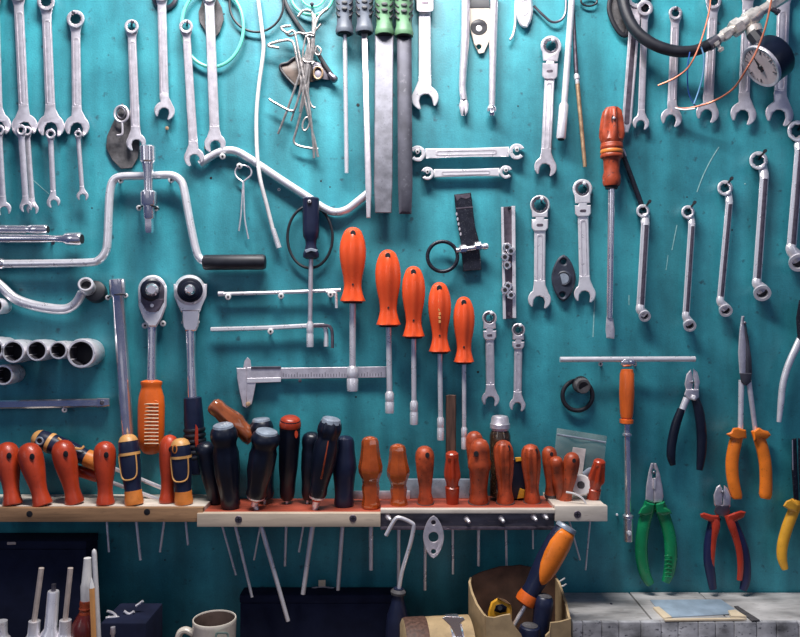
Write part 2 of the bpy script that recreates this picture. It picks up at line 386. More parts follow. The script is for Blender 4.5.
def wrench(label, ring, jaw, s0, s1, ang=0.0, d=0.006, th=0.0045, m='satin', rec=None, group='combination wrenches on the wall', do_nail=None, op=0.5, ringm=None):
    rx, ry, R, ri = ring; jx, jy, W = jaw
    t = Thing('combination_wrench', label, 'wrench', P(rx, ry, d), group)
    f = Fr(rx, ry, jx, jy); Lh = f.L-W*0.72
    out = [f(-s0*1.5, R*0.55), f(-s0, R*1.5), f(-s1, Lh), f(s1, Lh), f(s0, R*1.5), f(s0*1.5, R*0.55)]
    sh = MB().plate(out, (), d, d+th, 0.8)
    sk = t.add('shank', sh, m)
    if rec:
        a, b = R*2.2, Lh-W*0.18
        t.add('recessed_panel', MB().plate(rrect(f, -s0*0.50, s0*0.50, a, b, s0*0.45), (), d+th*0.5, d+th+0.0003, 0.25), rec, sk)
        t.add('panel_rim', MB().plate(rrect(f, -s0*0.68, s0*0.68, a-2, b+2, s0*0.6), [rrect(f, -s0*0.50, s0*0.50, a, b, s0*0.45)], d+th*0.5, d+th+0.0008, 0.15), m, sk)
    t.add('box_end', MB().plate(circ(rx, ry, R, 28), [star(rx, ry, ri*.92, 12)], d-0.004, d+th+0.0045, 0.9), ringm or m)
    t.add('open_end', MB().plate(jaw_pts(jx, jy, W, s1, f.v.x, f.v.y, ang, op), (), d-0.0004, d+th+0.001, 0.8), m)
    if do_nail: nail(rx+do_nail[0], ry+do_nail[1], 'nail holding up the '+label)
    global _last; _last = t
    return t
N1 = (0, -3)
wrench('combination wrench beside the one holding two small wrenches', (-6, -8, 10, 6.5), (-2, 125, 25), 5, 5)
wrench('large combination wrench with two small wrenches hanging in its jaw', (18, -9, 10, 6.5), (24.5, 126, 25), 5, 5, 8, rec='satin')
wrench('large pinkish combination wrench with one small wrench hanging in its jaw', (46, 1.5, 9, 6), (51, 126.5, 26), 4.8, 5, -6, rec='satin', do_nail=(-1, -3))
wrench('large combination wrench with a thin short wrench below its jaw', (75.5, 19, 9, 6.2), (77, 126.5, 24), 4.6, 4.8, -10, rec='satin', do_nail=(-3, -4))
sg = 'small combination wrenches hanging from larger ones'
wrench('small combination wrench hanging apart beside the twin pair', (-1, 130, 5.5, 3.2), (3.5, 209, 15), 3, 3, 8, d=0.016, th=0.003, group=sg)
wrench('small combination wrench hanging in front of its twin', (21, 130, 5.5, 3.2), (26, 206.5, 12.5), 3.4, 3.2, 10, d=0.020, th=0.003, group=sg, do_nail=(0, -1))
wrench('small combination wrench hanging behind its twin', (27, 131, 5, 3), (32.5, 209, 12), 2.9, 2.9, -8, d=0.014, th=0.003, group=sg)
wrench('small combination wrench hung alone in the pinkish wrench jaw', (50.5, 134, 5.2, 3), (53.5, 202, 13), 2.8, 2.8, 12, d=0.016, th=0.003, group=sg, do_nail=(0, -1))
wrench('thin short combination wrench with tiny blackened rings', (78, 134, 4, 2.2), (82.5, 196, 11.5), 2.3, 2.3, -6, d=0.016, th=0.003, group=sg, do_nail=(0, -1))
wrench('combination wrench beside the brown gasket plate', (131.5, 26.5, 7.2, 4.8), (136, 142.5, 19), 4.3, 4.6, 10, rec='satin', do_nail=(0, -2), d=0.010)
wrench('combination wrench in front of a thick dark ring', (161.5, -8, 9, 6), (164.5, 111, 20), 4.4, 4.6, -18, rec='satin')
wrench('combination wrench whose open jaw touches the bent pipe', (186, 26.5, 7, 4.6), (194, 157.5, 19.5), 4, 4.6, 12, rec='satin', do_nail=(1, -2), d=0.013)
wrench('combination wrench hanging inside the pale green ring', (209, -6, 8, 5), (215, 143.5, 20.5), 4.8, 5, 4, rec='satin', do_nail=(0, 4), d=0.010)
wrench('broad bright combination wrench right of the green-handled files', (424.5, -4, 10, 5.5), (425, 98, 26), 6, 6.2, 14, m='bright_steel')
BW = _last
rg = 'combination wrenches under the gauge hose'
wrench('narrow combination wrench behind the black hose', (645, 8, 8, 5), (641, 123, 16), 3.4, 3.4, -8, d=0.008, group=rg)
wrench('combination wrench just right of the hose bend', (675.5, 13, 6.8, 4.4), (671.5, 118, 20.5), 4.2, 4.6, -16, do_nail=(0, -2), group=rg, rec='satin')
wrench('combination wrench touched by the blue wire', (713.5, 1, 8, 5.2), (707.5, 113, 22), 4.8, 5.2, -16, group=rg, rec='satin', do_nail=(0, -2))
wrench('combination wrench passing left of the pressure gauge dial', (748.5, -12, 10, 6.5), (743.5, 114, 25), 5.4, 5.6, -16, group=rg, rec='satin')
wrench('widest combination wrench, running behind the pressure gauge body', (784.5, -14, 12, 8), (779.5, 114, 27), 6.4, 6.4, -16, group=rg, rec='satin')
# steel flat box wrench behind the orange square screwdriver
f = Fr(636, 5, 626, 132)
t = Thing('ring_spanner', 'long slim box wrench with a dark recess, behind the square orange screwdriver', 'wrench', P(636, 5, 0.01), rg)
a = t.add('shank', MB().plate([f(-5.5, 0), f(-4.8, 118), f(-2.5, 128), f(2.5, 128), f(4.8, 118), f(5.5, 0)], (), 0.009, 0.0135, 0.9), 'satin')
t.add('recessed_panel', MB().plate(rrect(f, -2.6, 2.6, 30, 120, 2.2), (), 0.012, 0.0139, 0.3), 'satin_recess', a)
t.add('box_end', MB().plate(circ(636.6, -2, 10, 24), [star(636.6, -2, 6, 12)], 0.008, 0.016, 0.9), 'satin')

def flex(label, ring, hinge, jaw, s, d=0.006, m='bright_steel', do_nail=True, ang=-8, group='flex-head ratchet wrenches'):
    rx, ry, R, ri = ring; h0, h1, hw = hinge; jx, jy, W = jaw
    t = Thing('flex_head_wrench', label, 'wrench', P(rx, ry, d), group); th = 0.005
    f = Fr(rx, ry, jx, jy)
    k = 14; out = []
    for i in range(k+1):
        a = math.radians(-125+250*i/k)   # from one side of the neck over the top
        out.append(f(R*math.sin(a), -R*math.cos(a)))
    out += [f(hw*0.95, h0), f(-hw*0.95, h0)]
    hd = t.add('ratchet_head', MB().plate(out, [circ(rx, ry, ri+1, 20)], d, d+th+0.003, 0.9), m)
    t.add('toothed_ring', MB().plate(circ(rx, ry, ri+1, 20), [star(rx, ry, ri-0.6, 10, 0.82)], d+0.001, d+th+0.0022, 0.3), 'dark_steel', hd)
    hg = t.add('hinge', MB().plate([f(-hw*0.55, h0-1.5), f(-hw*0.55, h0+2.2), f(-hw, h0+2.2), f(-hw, h1-3), f(-hw*0.7, h1), f(hw*0.7, h1), f(hw, h1-3), f(hw, h0+2.2), f(hw*0.55, h0+2.2), f(hw*0.55, h0-1.5)], (), d-0.0005, d+th+0.0025, 0.8), m)
    c = f(0, (h0+h1)/2+1)
    t.add('hinge_pin', MB().plate(rrect(Fr(c[0], c[1]-2, c[0], c[1]+2), -hw*0.4, hw*0.4, 0.6, 3.4, 1.2), (), d+th, d+th+0.0030, 0.3), 'satin_recess', hg)
    Lh = f.L-W*0.72
    sk = t.add('shank', MB().plate([f(-s, h1-2), f(-s, Lh), f(s, Lh), f(s, h1-2)], (), d, d+th, 0.9), m)
    t.add('panel_rim', MB().plate(rrect(f, -s*0.55, s*0.55, h1+3, Lh-2, s*0.5), [rrect(f, -s*0.32, s*0.32, h1+5, Lh-4, s*0.3)], d+th*0.6, d+th+0.0006, 0.15), 'satin', sk)
    t.add('open_end', MB().plate(jaw_pts(jx, jy, W, s, f.v.x, f.v.y, ang), (), d-0.0004, d+th+0.001, 0.8), m)
    if do_nail: nail(rx+1, ry-ri*0.5, 'nail holding up the '+label, m='bright_steel')
flex('worn flex-head ratchet wrench beside the tall T-bar rod', (551, 46, 10.5, 6.2), (15, 33, 7.6), (545.5, 167, 21.5), 5, m='satin')
flex('flex-head ratchet wrench left of the oval dark gasket', (540, 205, 10, 7), (12, 26, 8.2), (539.5, 299.5, 22), 5.6)
flex('flex-head ratchet wrench right of the oval dark gasket', (582.5, 189, 10, 5.8), (14, 27.5, 8), (585, 294, 21), 5.4)
flex('smaller flex-head ratchet wrench right of the nut drivers', (489.5, 318, 7.4, 4.4), (10.5, 22, 6.6), (490.5, 399, 17), 4.3, m='satin')
flex('smallest flex-head ratchet wrench, under the perforated steel strip', (518.5, 330, 6.8, 4.2), (9.5, 19, 6), (517.5, 405, 15.5), 4, m='satin')
# hinge block of the broad bright wrench
hb_ = BW.add('hinge_block', MB().plate(rrect(Fr(425, -8, 425, 13), -8.5, 8.5, 0, 20, 3), (), 0.0105, 0.016, 0.8), 'bright_steel')
BW.add('hinge_pin', MB().plate(rrect(Fr(425, 1, 425, 5), -3.5, 3.5, 0, 3, 1), (), 0.015, 0.0165, 0.3), 'satin_recess', hb_)

def offset_wrench(label, ring, a, b, end, s, R, Re):
    """double ring wrench with cranked ends: upper ring on a nail, lower socket turned to the viewer"""
    d = 0.012; t = Thing('offset_ring_wrench', label, 'wrench', P(ring[0], ring[1], 0.006), 'offset ring wrenches with black nails')
    f = Fr(*a, *b)
    sk = t.add('shank', MB().plate([f(-s, 0), f(-s, f.L), f(s, f.L), f(s, 0)], (), d, d+0.0055, 0.9), 'bright_steel')
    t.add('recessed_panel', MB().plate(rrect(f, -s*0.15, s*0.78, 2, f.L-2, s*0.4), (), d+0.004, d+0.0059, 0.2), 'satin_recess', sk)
    t.add('ring', MB().plate(circ(*ring, R+.8, 22), [star(*ring, R*0.70, 8)], 0.002, 0.017, 1.0), 'bright_steel')
    t.add('neck', MB().tube([(ring[0]+R*0.45, ring[1]+R*0.7, 0.008), (a[0]-0.5, a[1]-2, 0.012), (a[0], a[1]+4, 0.0148)], [s*1.0, s*1.05, s*0.95], 10, flat=0.75), 'bright_steel')
    t.add('neck', MB().tube([(b[0], b[1]-3, 0.0148), (b[0], b[1]+2, 0.015), (end[0]-0.5, end[1]-Re*0.5, 0.012)], [s*0.95, s*1.1, Re*0.8], 10, flat=0.8), 'bright_steel')
    A = P(end[0]-2, end[1]-3.5, 0.006); B = P(end[0], end[1], 0.020)
    so = t.add('socket_end', MB().lathe(A, B, [(0, Re*0.8), (0.7, Re), (1, Re), (1, Re*0.66), (0.55, Re*0.6)], 20), 'bright_steel')
    t.add('socket_bore', MB().lathe(A, B, [(0.5, Re*0.62), (0.62, Re*0.62)], 16), 'hole_dark', so)
    A = P(ring[0], ring[1]-1, -0.002); B = P(ring[0]+7, ring[1]-10, 0.034)
    single('nail', MB().lathe(A, B, [(0, 1.1), (0.9, 1.1), (0.91, 1.8), (1, 1.6)], 10), 'black_rubber', 'black nail holding up the '+label, 'nail', 'nails and screws holding the tools')
offset_wrench('offset ring wrench under the long dark punch', (643, 211, ), (645.5, 222), (640.5, 308), (645, 316.5), 4.2, 6, 5.6)
offset_wrench('shortest-ringed offset ring wrench beside the pale wall scratch', (688, 212), (692, 223), (686, 315), (690, 326), 3.5, 6, 6)
offset_wrench('offset ring wrench above the long-nosed pliers', (725, 188), (729.5, 201), (720.5, 300), (726, 311), 3.6, 7, 6.2)
offset_wrench('second largest offset ring wrench above the steel pliers', (758.5, 160.5), (764.5, 176), (757, 282), (762.5, 293.5), 4.4, 8.5, 8)
offset_wrench('offset ring wrench with the very largest rings', (798, 131), (800, 147), (791.5, 248), (799, 263), 5, 10, 9)

# flare nut wrenches, lying level
def flare(label, x0, y0, x1, y1, w, R, sx):
    d = 0.007; t = Thing('flare_nut_wrench', label, 'wrench', P(x0, y0, d), 'flare nut wrenches')
    f = Fr(x0, y0, x1, y1)
    sk = t.add('shank', MB().plate([f(-w, R), f(-w*0.85, f.L/2), f(-w, f.L-R), f(w, f.L-R), f(w*0.85, f.L/2), f(w, R)], (), d, d+0.005, 0.9), 'bright_steel')
    t.add('panel_rim', MB().plate(rrect(f, -w*0.5, w*0.5, f.L*0.18, f.L*0.8, w*0.45), [rrect(f, -w*0.28, w*0.28, f.L*0.2, f.L*0.78, w*0.25)], d+0.003, d+0.0056, 0.15), 'satin', sk)
    for (cx, cy, dr) in ((x0, y0, 1), (x1, y1, -1)):
        pts = []; base = math.atan2(y1-y0, x1-x0)+(0 if dr < 0 else math.pi)
        gap = 0.55
        mid = base-0.15*dr
        for i in range(19):
            a = mid+gap+(2*math.pi-2*gap)*i/18; pts.append((cx+R*math.cos(a), cy+R*math.sin(a)))
        for i in range(13):
            a = mid-gap-(2*math.pi-2*gap)*i/12; r = R*(0.56 if i % 2 else 0.5); pts.append((cx+r*math.cos(a), cy+r*math.sin(a)))
        t.add('slotted_ring', MB().plate(pts, (), d-0.002, d+0.008, 0.8), 'bright_steel')
        screw(cx, cy-2, 'screw in the '+('file-side' if dr > 0 else 'ratchet-side')+' end of the '+label, 0.016, 2.3)
flare('longer flare nut wrench lying level', 417.5, 153.5, 517, 151.5, 5, 8, 1)
flare('shorter flare nut wrench lying level', 427.5, 173.5, 506, 172, 4.2, 6.6, 1)

# ------------------------------------------------------------------ rings, wires and gaskets on the wall
def ringwire(name, label, cx, cy, rx, ry, r, m, d=0.006, cat='ring', group=None, rot=0.0):
    return single(name, MB().tube([(x, y, d) for x, y in circ(cx, cy, rx, 28, ry, rot)], r, 8, closed=True, sm=2), m, label, cat, group)
ringwire('plastic_ring', 'pale green plastic ring hanging round a combination wrench', 212.5, 27, 31, 40, 1.7, 'ring_green', 0.008)
ringwire('rubber_ring', 'thin black rubber ring beside the green ring', 256.5, 4, 27, 28, 1.2, 'black_rubber', 0.007)
ringwire('plastic_ring', 'pale green plastic ring above the bent wires', 312, -5, 21, 20, 1.7, 'ring_green', 0.008)
ringwire('plastic_ring', 'smaller pale green ring inside the ring above the wires', 313, -8, 13, 15, 1.2, 'ring_green', 0.008)
ringwire('steel_ring', 'thick dark steel ring behind a combination wrench', 165, -3, 11, 11, 2.4, 'dark_steel', 0.003)
ringwire('rubber_band', 'black rubber loop round the blue-handled nut driver', 310, 237, 22.5, 31, 1.4, 'black_rubber', 0.009)
ringwire('wire_loop', 'small dark wire loop beside the folded black rubber gasket', 589, 1, 8, 5, 1, 'black_rubber', 0.006)
single('gasket_plate', MB().plate([(122, 103), (116, 116), (107, 136), (106, 148), (112, 160), (121, 169), (132, 168), (138, 158), (140, 143), (137, 128), (131, 112)], (), 0.002, 0.005, 0.5), 'gasket', 'speckled brown leaf-shaped gasket plate behind a key ring', 'gasket')
single('gasket_plate', MB().plate([(205, -6), (198.5, 12), (199, 21), (205, 31), (215, 38), (220, 32), (224, 19), (222, 8), (215, -6)], (), 0.0025, 0.0055, 0.5), 'gasket', 'dark hexagonal gasket plate inside the green ring', 'gasket')
t = Thing('key_ring', 'steel key ring with a wire tail in front of brown gasket', 'key ring', P(121, 113, 0.012))
t.add('ring', MB().tube([(x, y, 0.012) for x, y in circ(121.5, 114, 6.8, 20, 8)], 1.3, 8, closed=True, sm=2), 'satin')
t.add('inner_ring', MB().tube([(x, y, 0.014) for x, y in circ(121, 113, 4.0, 16, 5)], .6, 8, closed=True, sm=2), 'dark_steel')
t.add('tail', MB().tube([(122, 121, 0.012), (122.5, 128, 0.012), (122, 134, 0.012), (117, 135.5, 0.013)], 1.1, 8), 'satin')
# dark oval gaskets with bolt holes
def gasket3(label, cx, cy, w, h, m, d0, d1, rb, rs, off, name='flange_gasket', cat='gasket', tilt=0.0):
    pts = []
    for i in range(36):
        a = 2*math.pi*i/36; r = 1/((abs(math.cos(a))/w)**1.65+(abs(math.sin(a))/h)**1.65)**(1/1.65)
        pts.append((cx+r*math.cos(a)+tilt*r*math.sin(a), cy+r*math.sin(a)))
    return single(name, MB().plate(pts, [circ(cx, cy, rb, 18), circ(cx-tilt*off, cy-off, rs, 12), circ(cx+tilt*off, cy+off, rs, 12)], d0, d1, 0.5), m, label, cat)
t = Thing('flange_gasket', 'dark blue-grey oval flange gasket between two ratchet wrenches', 'gasket', P(563.5, 278, .003))
go = []
for i in range(40):
    a = 2*math.pi*i/40; r = 1/((abs(math.cos(a))/12.2)**1.65+(abs(math.sin(a))/23.5)**1.65)**(1/1.65); go.append((563.5+r*math.cos(a), 278+r*math.sin(a)))
gb = t.add('flange', MB().plate(go, [circ(563.5, 262, 2.7, 12), circ(562.5, 295, 2.5, 12)], .002, .010, 1.6), 'gasket_blue')
t.add('hub', MB().lathe(P(563.5, 278.5, .008), P(563.5, 278.5, .0125), [(0, 8), (.6, 7.6), (.8, 6.4), (.5, 5.6), (.4, .3)], 26), 'gasket_blue', gb)
t.add('hub_disc', MB().lathe(P(563.5, 278.5, .009), P(563.5, 278.5, .0108), [(0, 5.6), (1, 5.2)], 20), 'cap_grey', gb)
gasket3('silver oval flange plate on the iron strip below the rack', 433.5, 537, 10.5, 21.5, 'satin', 0.0885, 0.0905, 5, 2.4, 14.5)
t = Thing('flange_plate', 'cream flange plate with black eye between two pick tools', 'plate', P(480, 20, 0.004))
a = t.add('plate', MB().plate([(471, -6), (469, 12), (470, 28), (474, 44), (479, 54), (484, 53), (489, 42), (491, 26), (490, 10), (488, -6)], [circ(479, 47, 2.5, 12)], 0.002, 0.006, 0.6), 'mug_cream')
t.add('black_patch', MB().plate(circ(479, 27, 8.5, 16, 8), (), 0.005, 0.0068, 0.3), 'black_rubber', a)
t.add('rivet', MB().plate(circ(479, 28.5, 3.2, 14), (), 0.006, 0.0078, 0.4), 'bright_steel', a)
t.add('black_strip', MB().plate([(470, -6), (470, 8), (490, 8), (489, -6)], (), 0.005, 0.0068, 0.3), 'black_rubber', a)
# white oval tag with hook
t = Thing('oval_tag', 'white oval metal tag with a bent wire beside it', 'tag', P(524, 10, 0.006))
a = t.add('body', MB().plate(circ(524.5, 8, 8.5, 24, 20), (), 0.004, 0.011, 1.8), 'bright_steel')
t.add('inner_rim', MB().plate(circ(524.5, 7, 4.6, 20, 8), [circ(524.5, 7, 3.6, 20, 7)], 0.010, 0.0118, 0.2), 'satin', a)
t.add('wire', MB().tube([(516.5, -6, 0.006), (515.5, 10, 0.006), (515, 25, 0.006), (513, 35, 0.007), (510, 40, 0.009)], 1.3, 8), 'satin')
single('hook_wire', MB().tube([(534, 6, 0.006), (543, 15, 0.007), (552, 22, 0.008), (561, 20, 0.008), (565.5, 12, 0.007), (566, -4, 0.006)], 1.3, 8), 'dark_steel', 'dark bent hook wire beside the white oval tag', 'wire')
# dark felt piece behind the hose
t = Thing('rubber_gasket', 'black folded rubber gasket behind the hose', 'gasket', P(622, 10, 0.004))
t.add('outer_loop', MB().tube([(612, -8, 0.006), (609, 8, 0.007), (613, 22, 0.008), (620, 33, 0.008), (626, 35, 0.008), (628, 26, 0.008), (622, 12, 0.007), (617, -8, 0.006)], 2.4, 8, flat=0.8), 'black_rubber')
t.add('web', MB().plate([(612, -8), (611, 10), (615, 24), (623, 34), (627, 30), (624, 14), (618, -8)], (), 0.003, 0.006, 0.5), 'gasket')
t.add('tongue', MB().plate([(642, -8), (640, 14), (645, 12), (650, 4), (651, -8)], (), 0.003, 0.006, 0.5), 'black_rubber')

# long soft wire
single('bent_wire', MB().tube([(257.5, -6, 0.008), (262, 30, 0.009), (263.5, 50, 0.009), (259, 85, 0.009), (256.5, 115, 0.010), (257, 150, 0.014), (260, 178, 0.018), (267, 206, 0.014), (273, 230, 0.011)], 2.0, 10), 'wire_white', 'long pale wire hanging in front of the bent pipe', 'wire')
single('wire_ferrule', MB().tube([(273, 229, 0.011), (279, 248, 0.010)], [2.5, 2.8], 10, sm=1), 'bright_steel', 'white sleeve at the lower end of the long pale wire', 'sleeve')
# bent brake pipe
single('bent_pipe', MB().tube([(200, 164, 0.010), (207, 159, 0.010), (220, 152, 0.010), (233, 150.5, 0.010), (247, 157, 0.010), (280, 179, 0.010), (310, 198.5, 0.010), (322, 207, 0.010), (334, 212, 0.010), (346, 210, 0.010), (357, 202, 0.010), (368, 193, 0.010)], 3.9, 12), 'bright_steel', 'long silver bent pipe running towards the flat files', 'pipe')
screw(222.5, 156.5, 'round-headed screw under the crest of the bent pipe')
screw(279, 189.5, 'small screw under the slope of the bent pipe', 0.006, 1.6)
nail(205, 148, 'rusty nail beside the pipe at the wrench jaw', 0.010, 1, 1, 1.0, 1.8, 'brass_dirty')
nail(166.5, 129, 'rusty nail below the wrench with the dark ring', 0.010, 1, 0.5, 1.0, 1.8, 'brass_dirty')
# hexagonal wire clip
t = Thing('wire_clip', 'thin steel wire clip with hexagonal eye and two tails', 'wire clip', P(243, 172, 0.008))
t.add('eye', MB().tube([(243, 182, 0.008), (236, 176, 0.008), (236, 169, 0.008), (242, 165, 0.008), (250, 168, 0.008), (251, 175, 0.008), (243, 182, 0.008)], 0.9, 8, sm=3), 'satin')
t.add('tail', MB().tube([(243, 182, 0.008), (242, 200, 0.007), (241, 215, 0.006), (239, 231, 0.006)], 0.8, 8), 'satin')
t.add('tail', MB().tube([(243.5, 182, 0.008), (244, 200, 0.008), (245, 220, 0.008), (248.5, 239, 0.007)], 0.8, 8), 'satin')
screw(239.5, 166, 'round-headed screw holding the hexagonal wire clip', 0.014)

# bunch of bent wires over a crumpled bracket
t = Thing('bracket_plate', 'brown metal bracket plate with a black rim behind the wires', 'bracket', P(305, 75, 0.004))
a = t.add('plate', MB().plate([(280, 66), (286, 64), (292, 60), (300, 57), (312, 60), (325, 64), (334, 74), (333, 81), (322, 79), (312, 82), (302, 84), (296, 86), (289, 78), (284, 73)], (), 0.003, 0.006, 0.6), 'gasket_brown')
t.add('rim', MB().tube([(296, 87, 0.006), (288, 79, 0.006), (281, 70, 0.006), (281, 65, 0.006), (288, 63, 0.006), (293, 59, 0.006), (300, 56, 0.006)], 1.6, 8), 'black_rubber', a)
t.add('dark_side', MB().plate([(312, 61), (325, 64), (334, 74), (333, 81), (322, 79), (313, 80)], (), 0.005, 0.0075, 0.4), 'dark_steel', a)
t.add('eyelet', MB().tube([(x, y, 0.009) for x, y in circ(318, 73, 4.5, 16, 6)], 1.1, 8, closed=True, sm=2), 'brass_dirty', a)
t = Thing('rubber_strap', 'black rubber strap running down behind the bunch of wires', 'strap', P(300, 30, 0.004))
t.add('band', MB().tube([(281, -8, 0.004), (290, 12, 0.005), (304, 33, 0.006), (314, 47, 0.008), (323, 62, 0.010), (331, 74, 0.010)], 2.1, 8, flat=0.5), 'black_rubber')
A, B = P(329, 74, 0.010), P(336, 81, 0.012)
t.add('end_bolt', MB().lathe(A, B, [(0, 2.5), (0.5, 3.0), (0.5, 3.8), (0.85, 3.8), (1, 2.5)], 8), 'dark_steel')
wires = [
 ('longest bent wire with a flat hook at its head', [(279, 48, .016), (270, 46.5, .016), (269, 44.5, .016), (281, 41, .016), (290, 40.5, .016), (294, 45, .016), (298, 65, .016), (306, 105, .014), (314, 138, .012), (318, 157, .010)], 1.35),
 ('bent wire with a squared hook by the black strap', [(291, 26, .019), (281, 27.5, .019), (287, 33, .019), (293, 31, .018), (296, 38, .018), (302, 70, .018), (309, 105, .016), (313, 140, .014), (314, 158, .012)], 1.25),
 ('wire with a long sideways kick at its foot', [(269, 99, .014), (275, 103, .014), (291, 111, .014), (296, 106, .015), (301, 86, .017), (306, 60, .018), (310, 34, .018)], 1.2),
 ('straight thin wire slanting away from the bunch', [(278, 134, .010), (288, 108, .013), (297, 82, .016), (305, 58, .018), (308, 45, .018)], 1.2),
 ('short wire ending beside the kicked wire', [(291, 121, .011), (297, 102, .014), (304, 82, .016), (311, 52, .017), (313, 20, .016)], 1.0),
 ('wire with a cross foot at the bottom', [(318, 149, .010), (303, 147, .011), (294, 142, .011), (297, 128, .012), (304, 100, .014), (311, 66, .016), (314, 40, .018), (315, 14, .016)], 1.2),
 ('wire with a small curl at its lower end', [(315, 108, .012), (311, 105, .013), (308, 92, .014), (310, 64, .018), (314, 34, .019), (318, 18, .016), (328, 8, .014), (322, 12, .014)], 1.2),
 ('wire with a rounded hook at its very top', [(298, 17, .016), (303, 11, .016), (310, 11, .016), (313, 18, .017), (312, 45, .019), (306, 78, .018), (300, 112, .014)], 1.3),
 ('wire arching between the other wires and strap', [(285, 32, .014), (290, 36, .015), (299, 33, .017), (307, 37, .019), (309, 50, .020), (305, 80, .018)], 1.2),
 ('tiny closed wire eye beside the black strap', [(317, 46, .018), (321, 50, .018), (319, 55, .018), (315, 53, .018), (317, 46, .018)], 1.0),
 ('short pointed wire end sticking out of the bunch', [(310, 36, .016), (317, 29, .017), (321, 24, .018)], 1.1),
 ('twisted grey wire binding the bunch together', [(304, 34, .020), (312, 33, .022), (314, 36, .021), (306, 37, .021), (303, 60, .020), (314, 62, .021), (312, 64, .021)], 0.9),
]
for lab, pts, r in wires:
    single('bent_wire', MB().tube(pts, r, 8, sm=4), 'wire_grey', lab, 'wire', 'bunch of bent wires')
single('wire_eye', MB().tube([(x, y, .012) for x, y in circ(306, 124, 3.2, 16, 6.8, 0.25)], 1.0, 8, closed=True, sm=2), 'wire_grey', 'small wire eye hanging below the bent wires', 'wire', 'bunch of bent wires')
nail(312, 6, 'nail carrying the bunch of bent wires', 0.026, 2, 0, 1.3, 2.0)

# ------------------------------------------------------------------ files at the top
def file_tool(label, x, w, yb, m, blade, bm, tipx):
    d = 0.022
    t = Thing('file', label, 'file', P(x, yb, d), 'files with ridged handles')
    A, B = P(x-0.5, -34, d), P(x, yb, d)
    prof = [(0, 0.5), (0.02, .7), (.1, .92), (.3, 1), (.55, .98), (.72, .86), (.85, .84), (.93, .98), (.955, 1.02), (1, .96)]
    h = t.add('handle', MB().lathe(A, B, [(a, b*w/2) for a, b in prof], 20), m)
    for k in range(6):
        yy = yb-50+k*6.0
        for sx in (-1, 1):
            t.add('grip_slot', MB().tube([(x+sx*w*0.465, yy-1.5, d+S(w*.10)), (x+sx*w*0.385, yy+1, d+S(w*0.29)), (x+sx*w*0.27, yy+2.5, d+S(w*0.39))], [.9, 1.1, .7], 6, sm=2), 'black_rubber', h)
    for k in range(4):
        yy = yb-46+k*6.0
        t.add('grip_slot', MB().plate(circ(x, yy+2, w*0.17, 12, 1.5), (), d+S(w*0.40), d+S(w*0.525), 0.2), 'black_rubber', h)
    t.add('ferrule', MB().lathe(P(x, yb-1, d), P(x, yb+1, d), [(0, w*0.42), (1, w*0.36)], 18), 'hole_dark')
    if blade[0] == 'round':
        t.add('blade', MB().tube([(x+0.5, yb, d), (x+0.5, yb+14, d), (tipx, blade[2]-10, d-0.008), (tipx, blade[2], d-0.008)], [blade[1]*0.8, blade[1], blade[1], blade[1]*0.7], 12, sm=2), bm)
    else:
        x0, x1, yt, k = blade[1]
        pts = [(x0, yb), (x1, yb), (x1+k, yt-30), (x1+k-1, yt), (x0+k+1, yt), (x0+k, yt-30)]
        if blade[0] == 'flat': t.add('blade', MB().plate(pts, (), d-0.003, d+0.003, 0.8), bm)
        else: t.add('blade', MB().plate(pts, (), d-0.004, d+0.005, 3.6), bm)
file_tool('thin round file with a grey ridged handle', 344.5, 17.5, 34, 'file_grey', ('round', 2.2, 171), 'bright_steel', 346.5)
file_tool('thicker square file with a grey ridged handle', 364.5, 17.5, 33, 'file_grey', ('flat', (361.5, 367.5, 218, 4)), 'satin', 370)
file_tool('wide flat file with a green ridged handle', 384.5, 18.5, 35.5, 'file_green', ('flat', (375, 393.5, 213, -1)), 'file_steel', 384)
file_tool('dark half-round file with a green ridged handle', 404, 18.5, 36.5, 'file_green', ('half', (397, 411.5, 214, 1)), 'file_dark', 405)

# ------------------------------------------------------------------ picks and rods, top centre
t = Thing('tack_lifter', 'steel rod with a forked claw at its lower end', 'pry tool', P(465, 10, 0.010))
t.add('rod', MB().tube([(466, -8, .012), (465, 40, .012), (462.5, 85, .010), (464, 100, .010)], [4.4, 4.2, 3.6, 3.4], 12), 'satin')
t.add('claw', MB().plate([(461, 96), (459, 106), (461, 115), (463.6, 116), (464, 109), (465.2, 116), (468, 112), (468.6, 104), (466.5, 97)], (), 0.006, 0.013, 1.2), 'satin')
t = Thing('ball_pick', 'steel rod with a small ball at its lower end', 'pry tool', P(493, 10, 0.010))
t.add('rod', MB().tube([(494.5, -8, .012), (493, 50, .012), (492, 106, .012)], [4.0, 3.8, 3.2], 12), 'satin')
t.add('ball', MB().lathe(P(491.8, 105, .012), P(491.8, 116, .012), [(0, 2.5), (.12, 4.2), (.4, 5.2), (.65, 4.8), (.75, 3.2), (1, 2.4)], 16), 'chrome')
t = Thing('socket_rod', 'long slanted rod with a socket at its lower end', 'rod tool', P(567, 60, .014))
t.add('rod', MB().tube([(572.5, -8, .016), (564, 106, .014)], 3.2, 12, sm=1), 'bright_steel')
t.add('socket', MB().lathe(P(564, 103, .014), P(561, 139, .014), [(0, 3.4), (.06, 4.6), (.95, 4.8), (1, 4.2), (1, 3.0)], 16), 'bright_steel')
t.add('bore', MB().lathe(P(561.2, 137, .014), P(560.9, 140, .014), [(0, 3.2), (1, 3.2)], 12), 'hole_dark')
t = Thing('scriber', 'thin jointed scriber rod with a brass lower half', 'scriber', P(577, 70, .010))
t.add('upper_rod', MB().tube([(572, -8, .008), (576.5, 76, .010)], 2.0, 10, sm=1), 'satin_recess')
t.add('joint', MB().lathe(P(576.3, 74, .010), P(577.5, 84, .010), [(0, 2), (.2, 2.8), (.5, 2.8), (.55, 2.2), (1, 2.2)], 12), 'bright_steel')
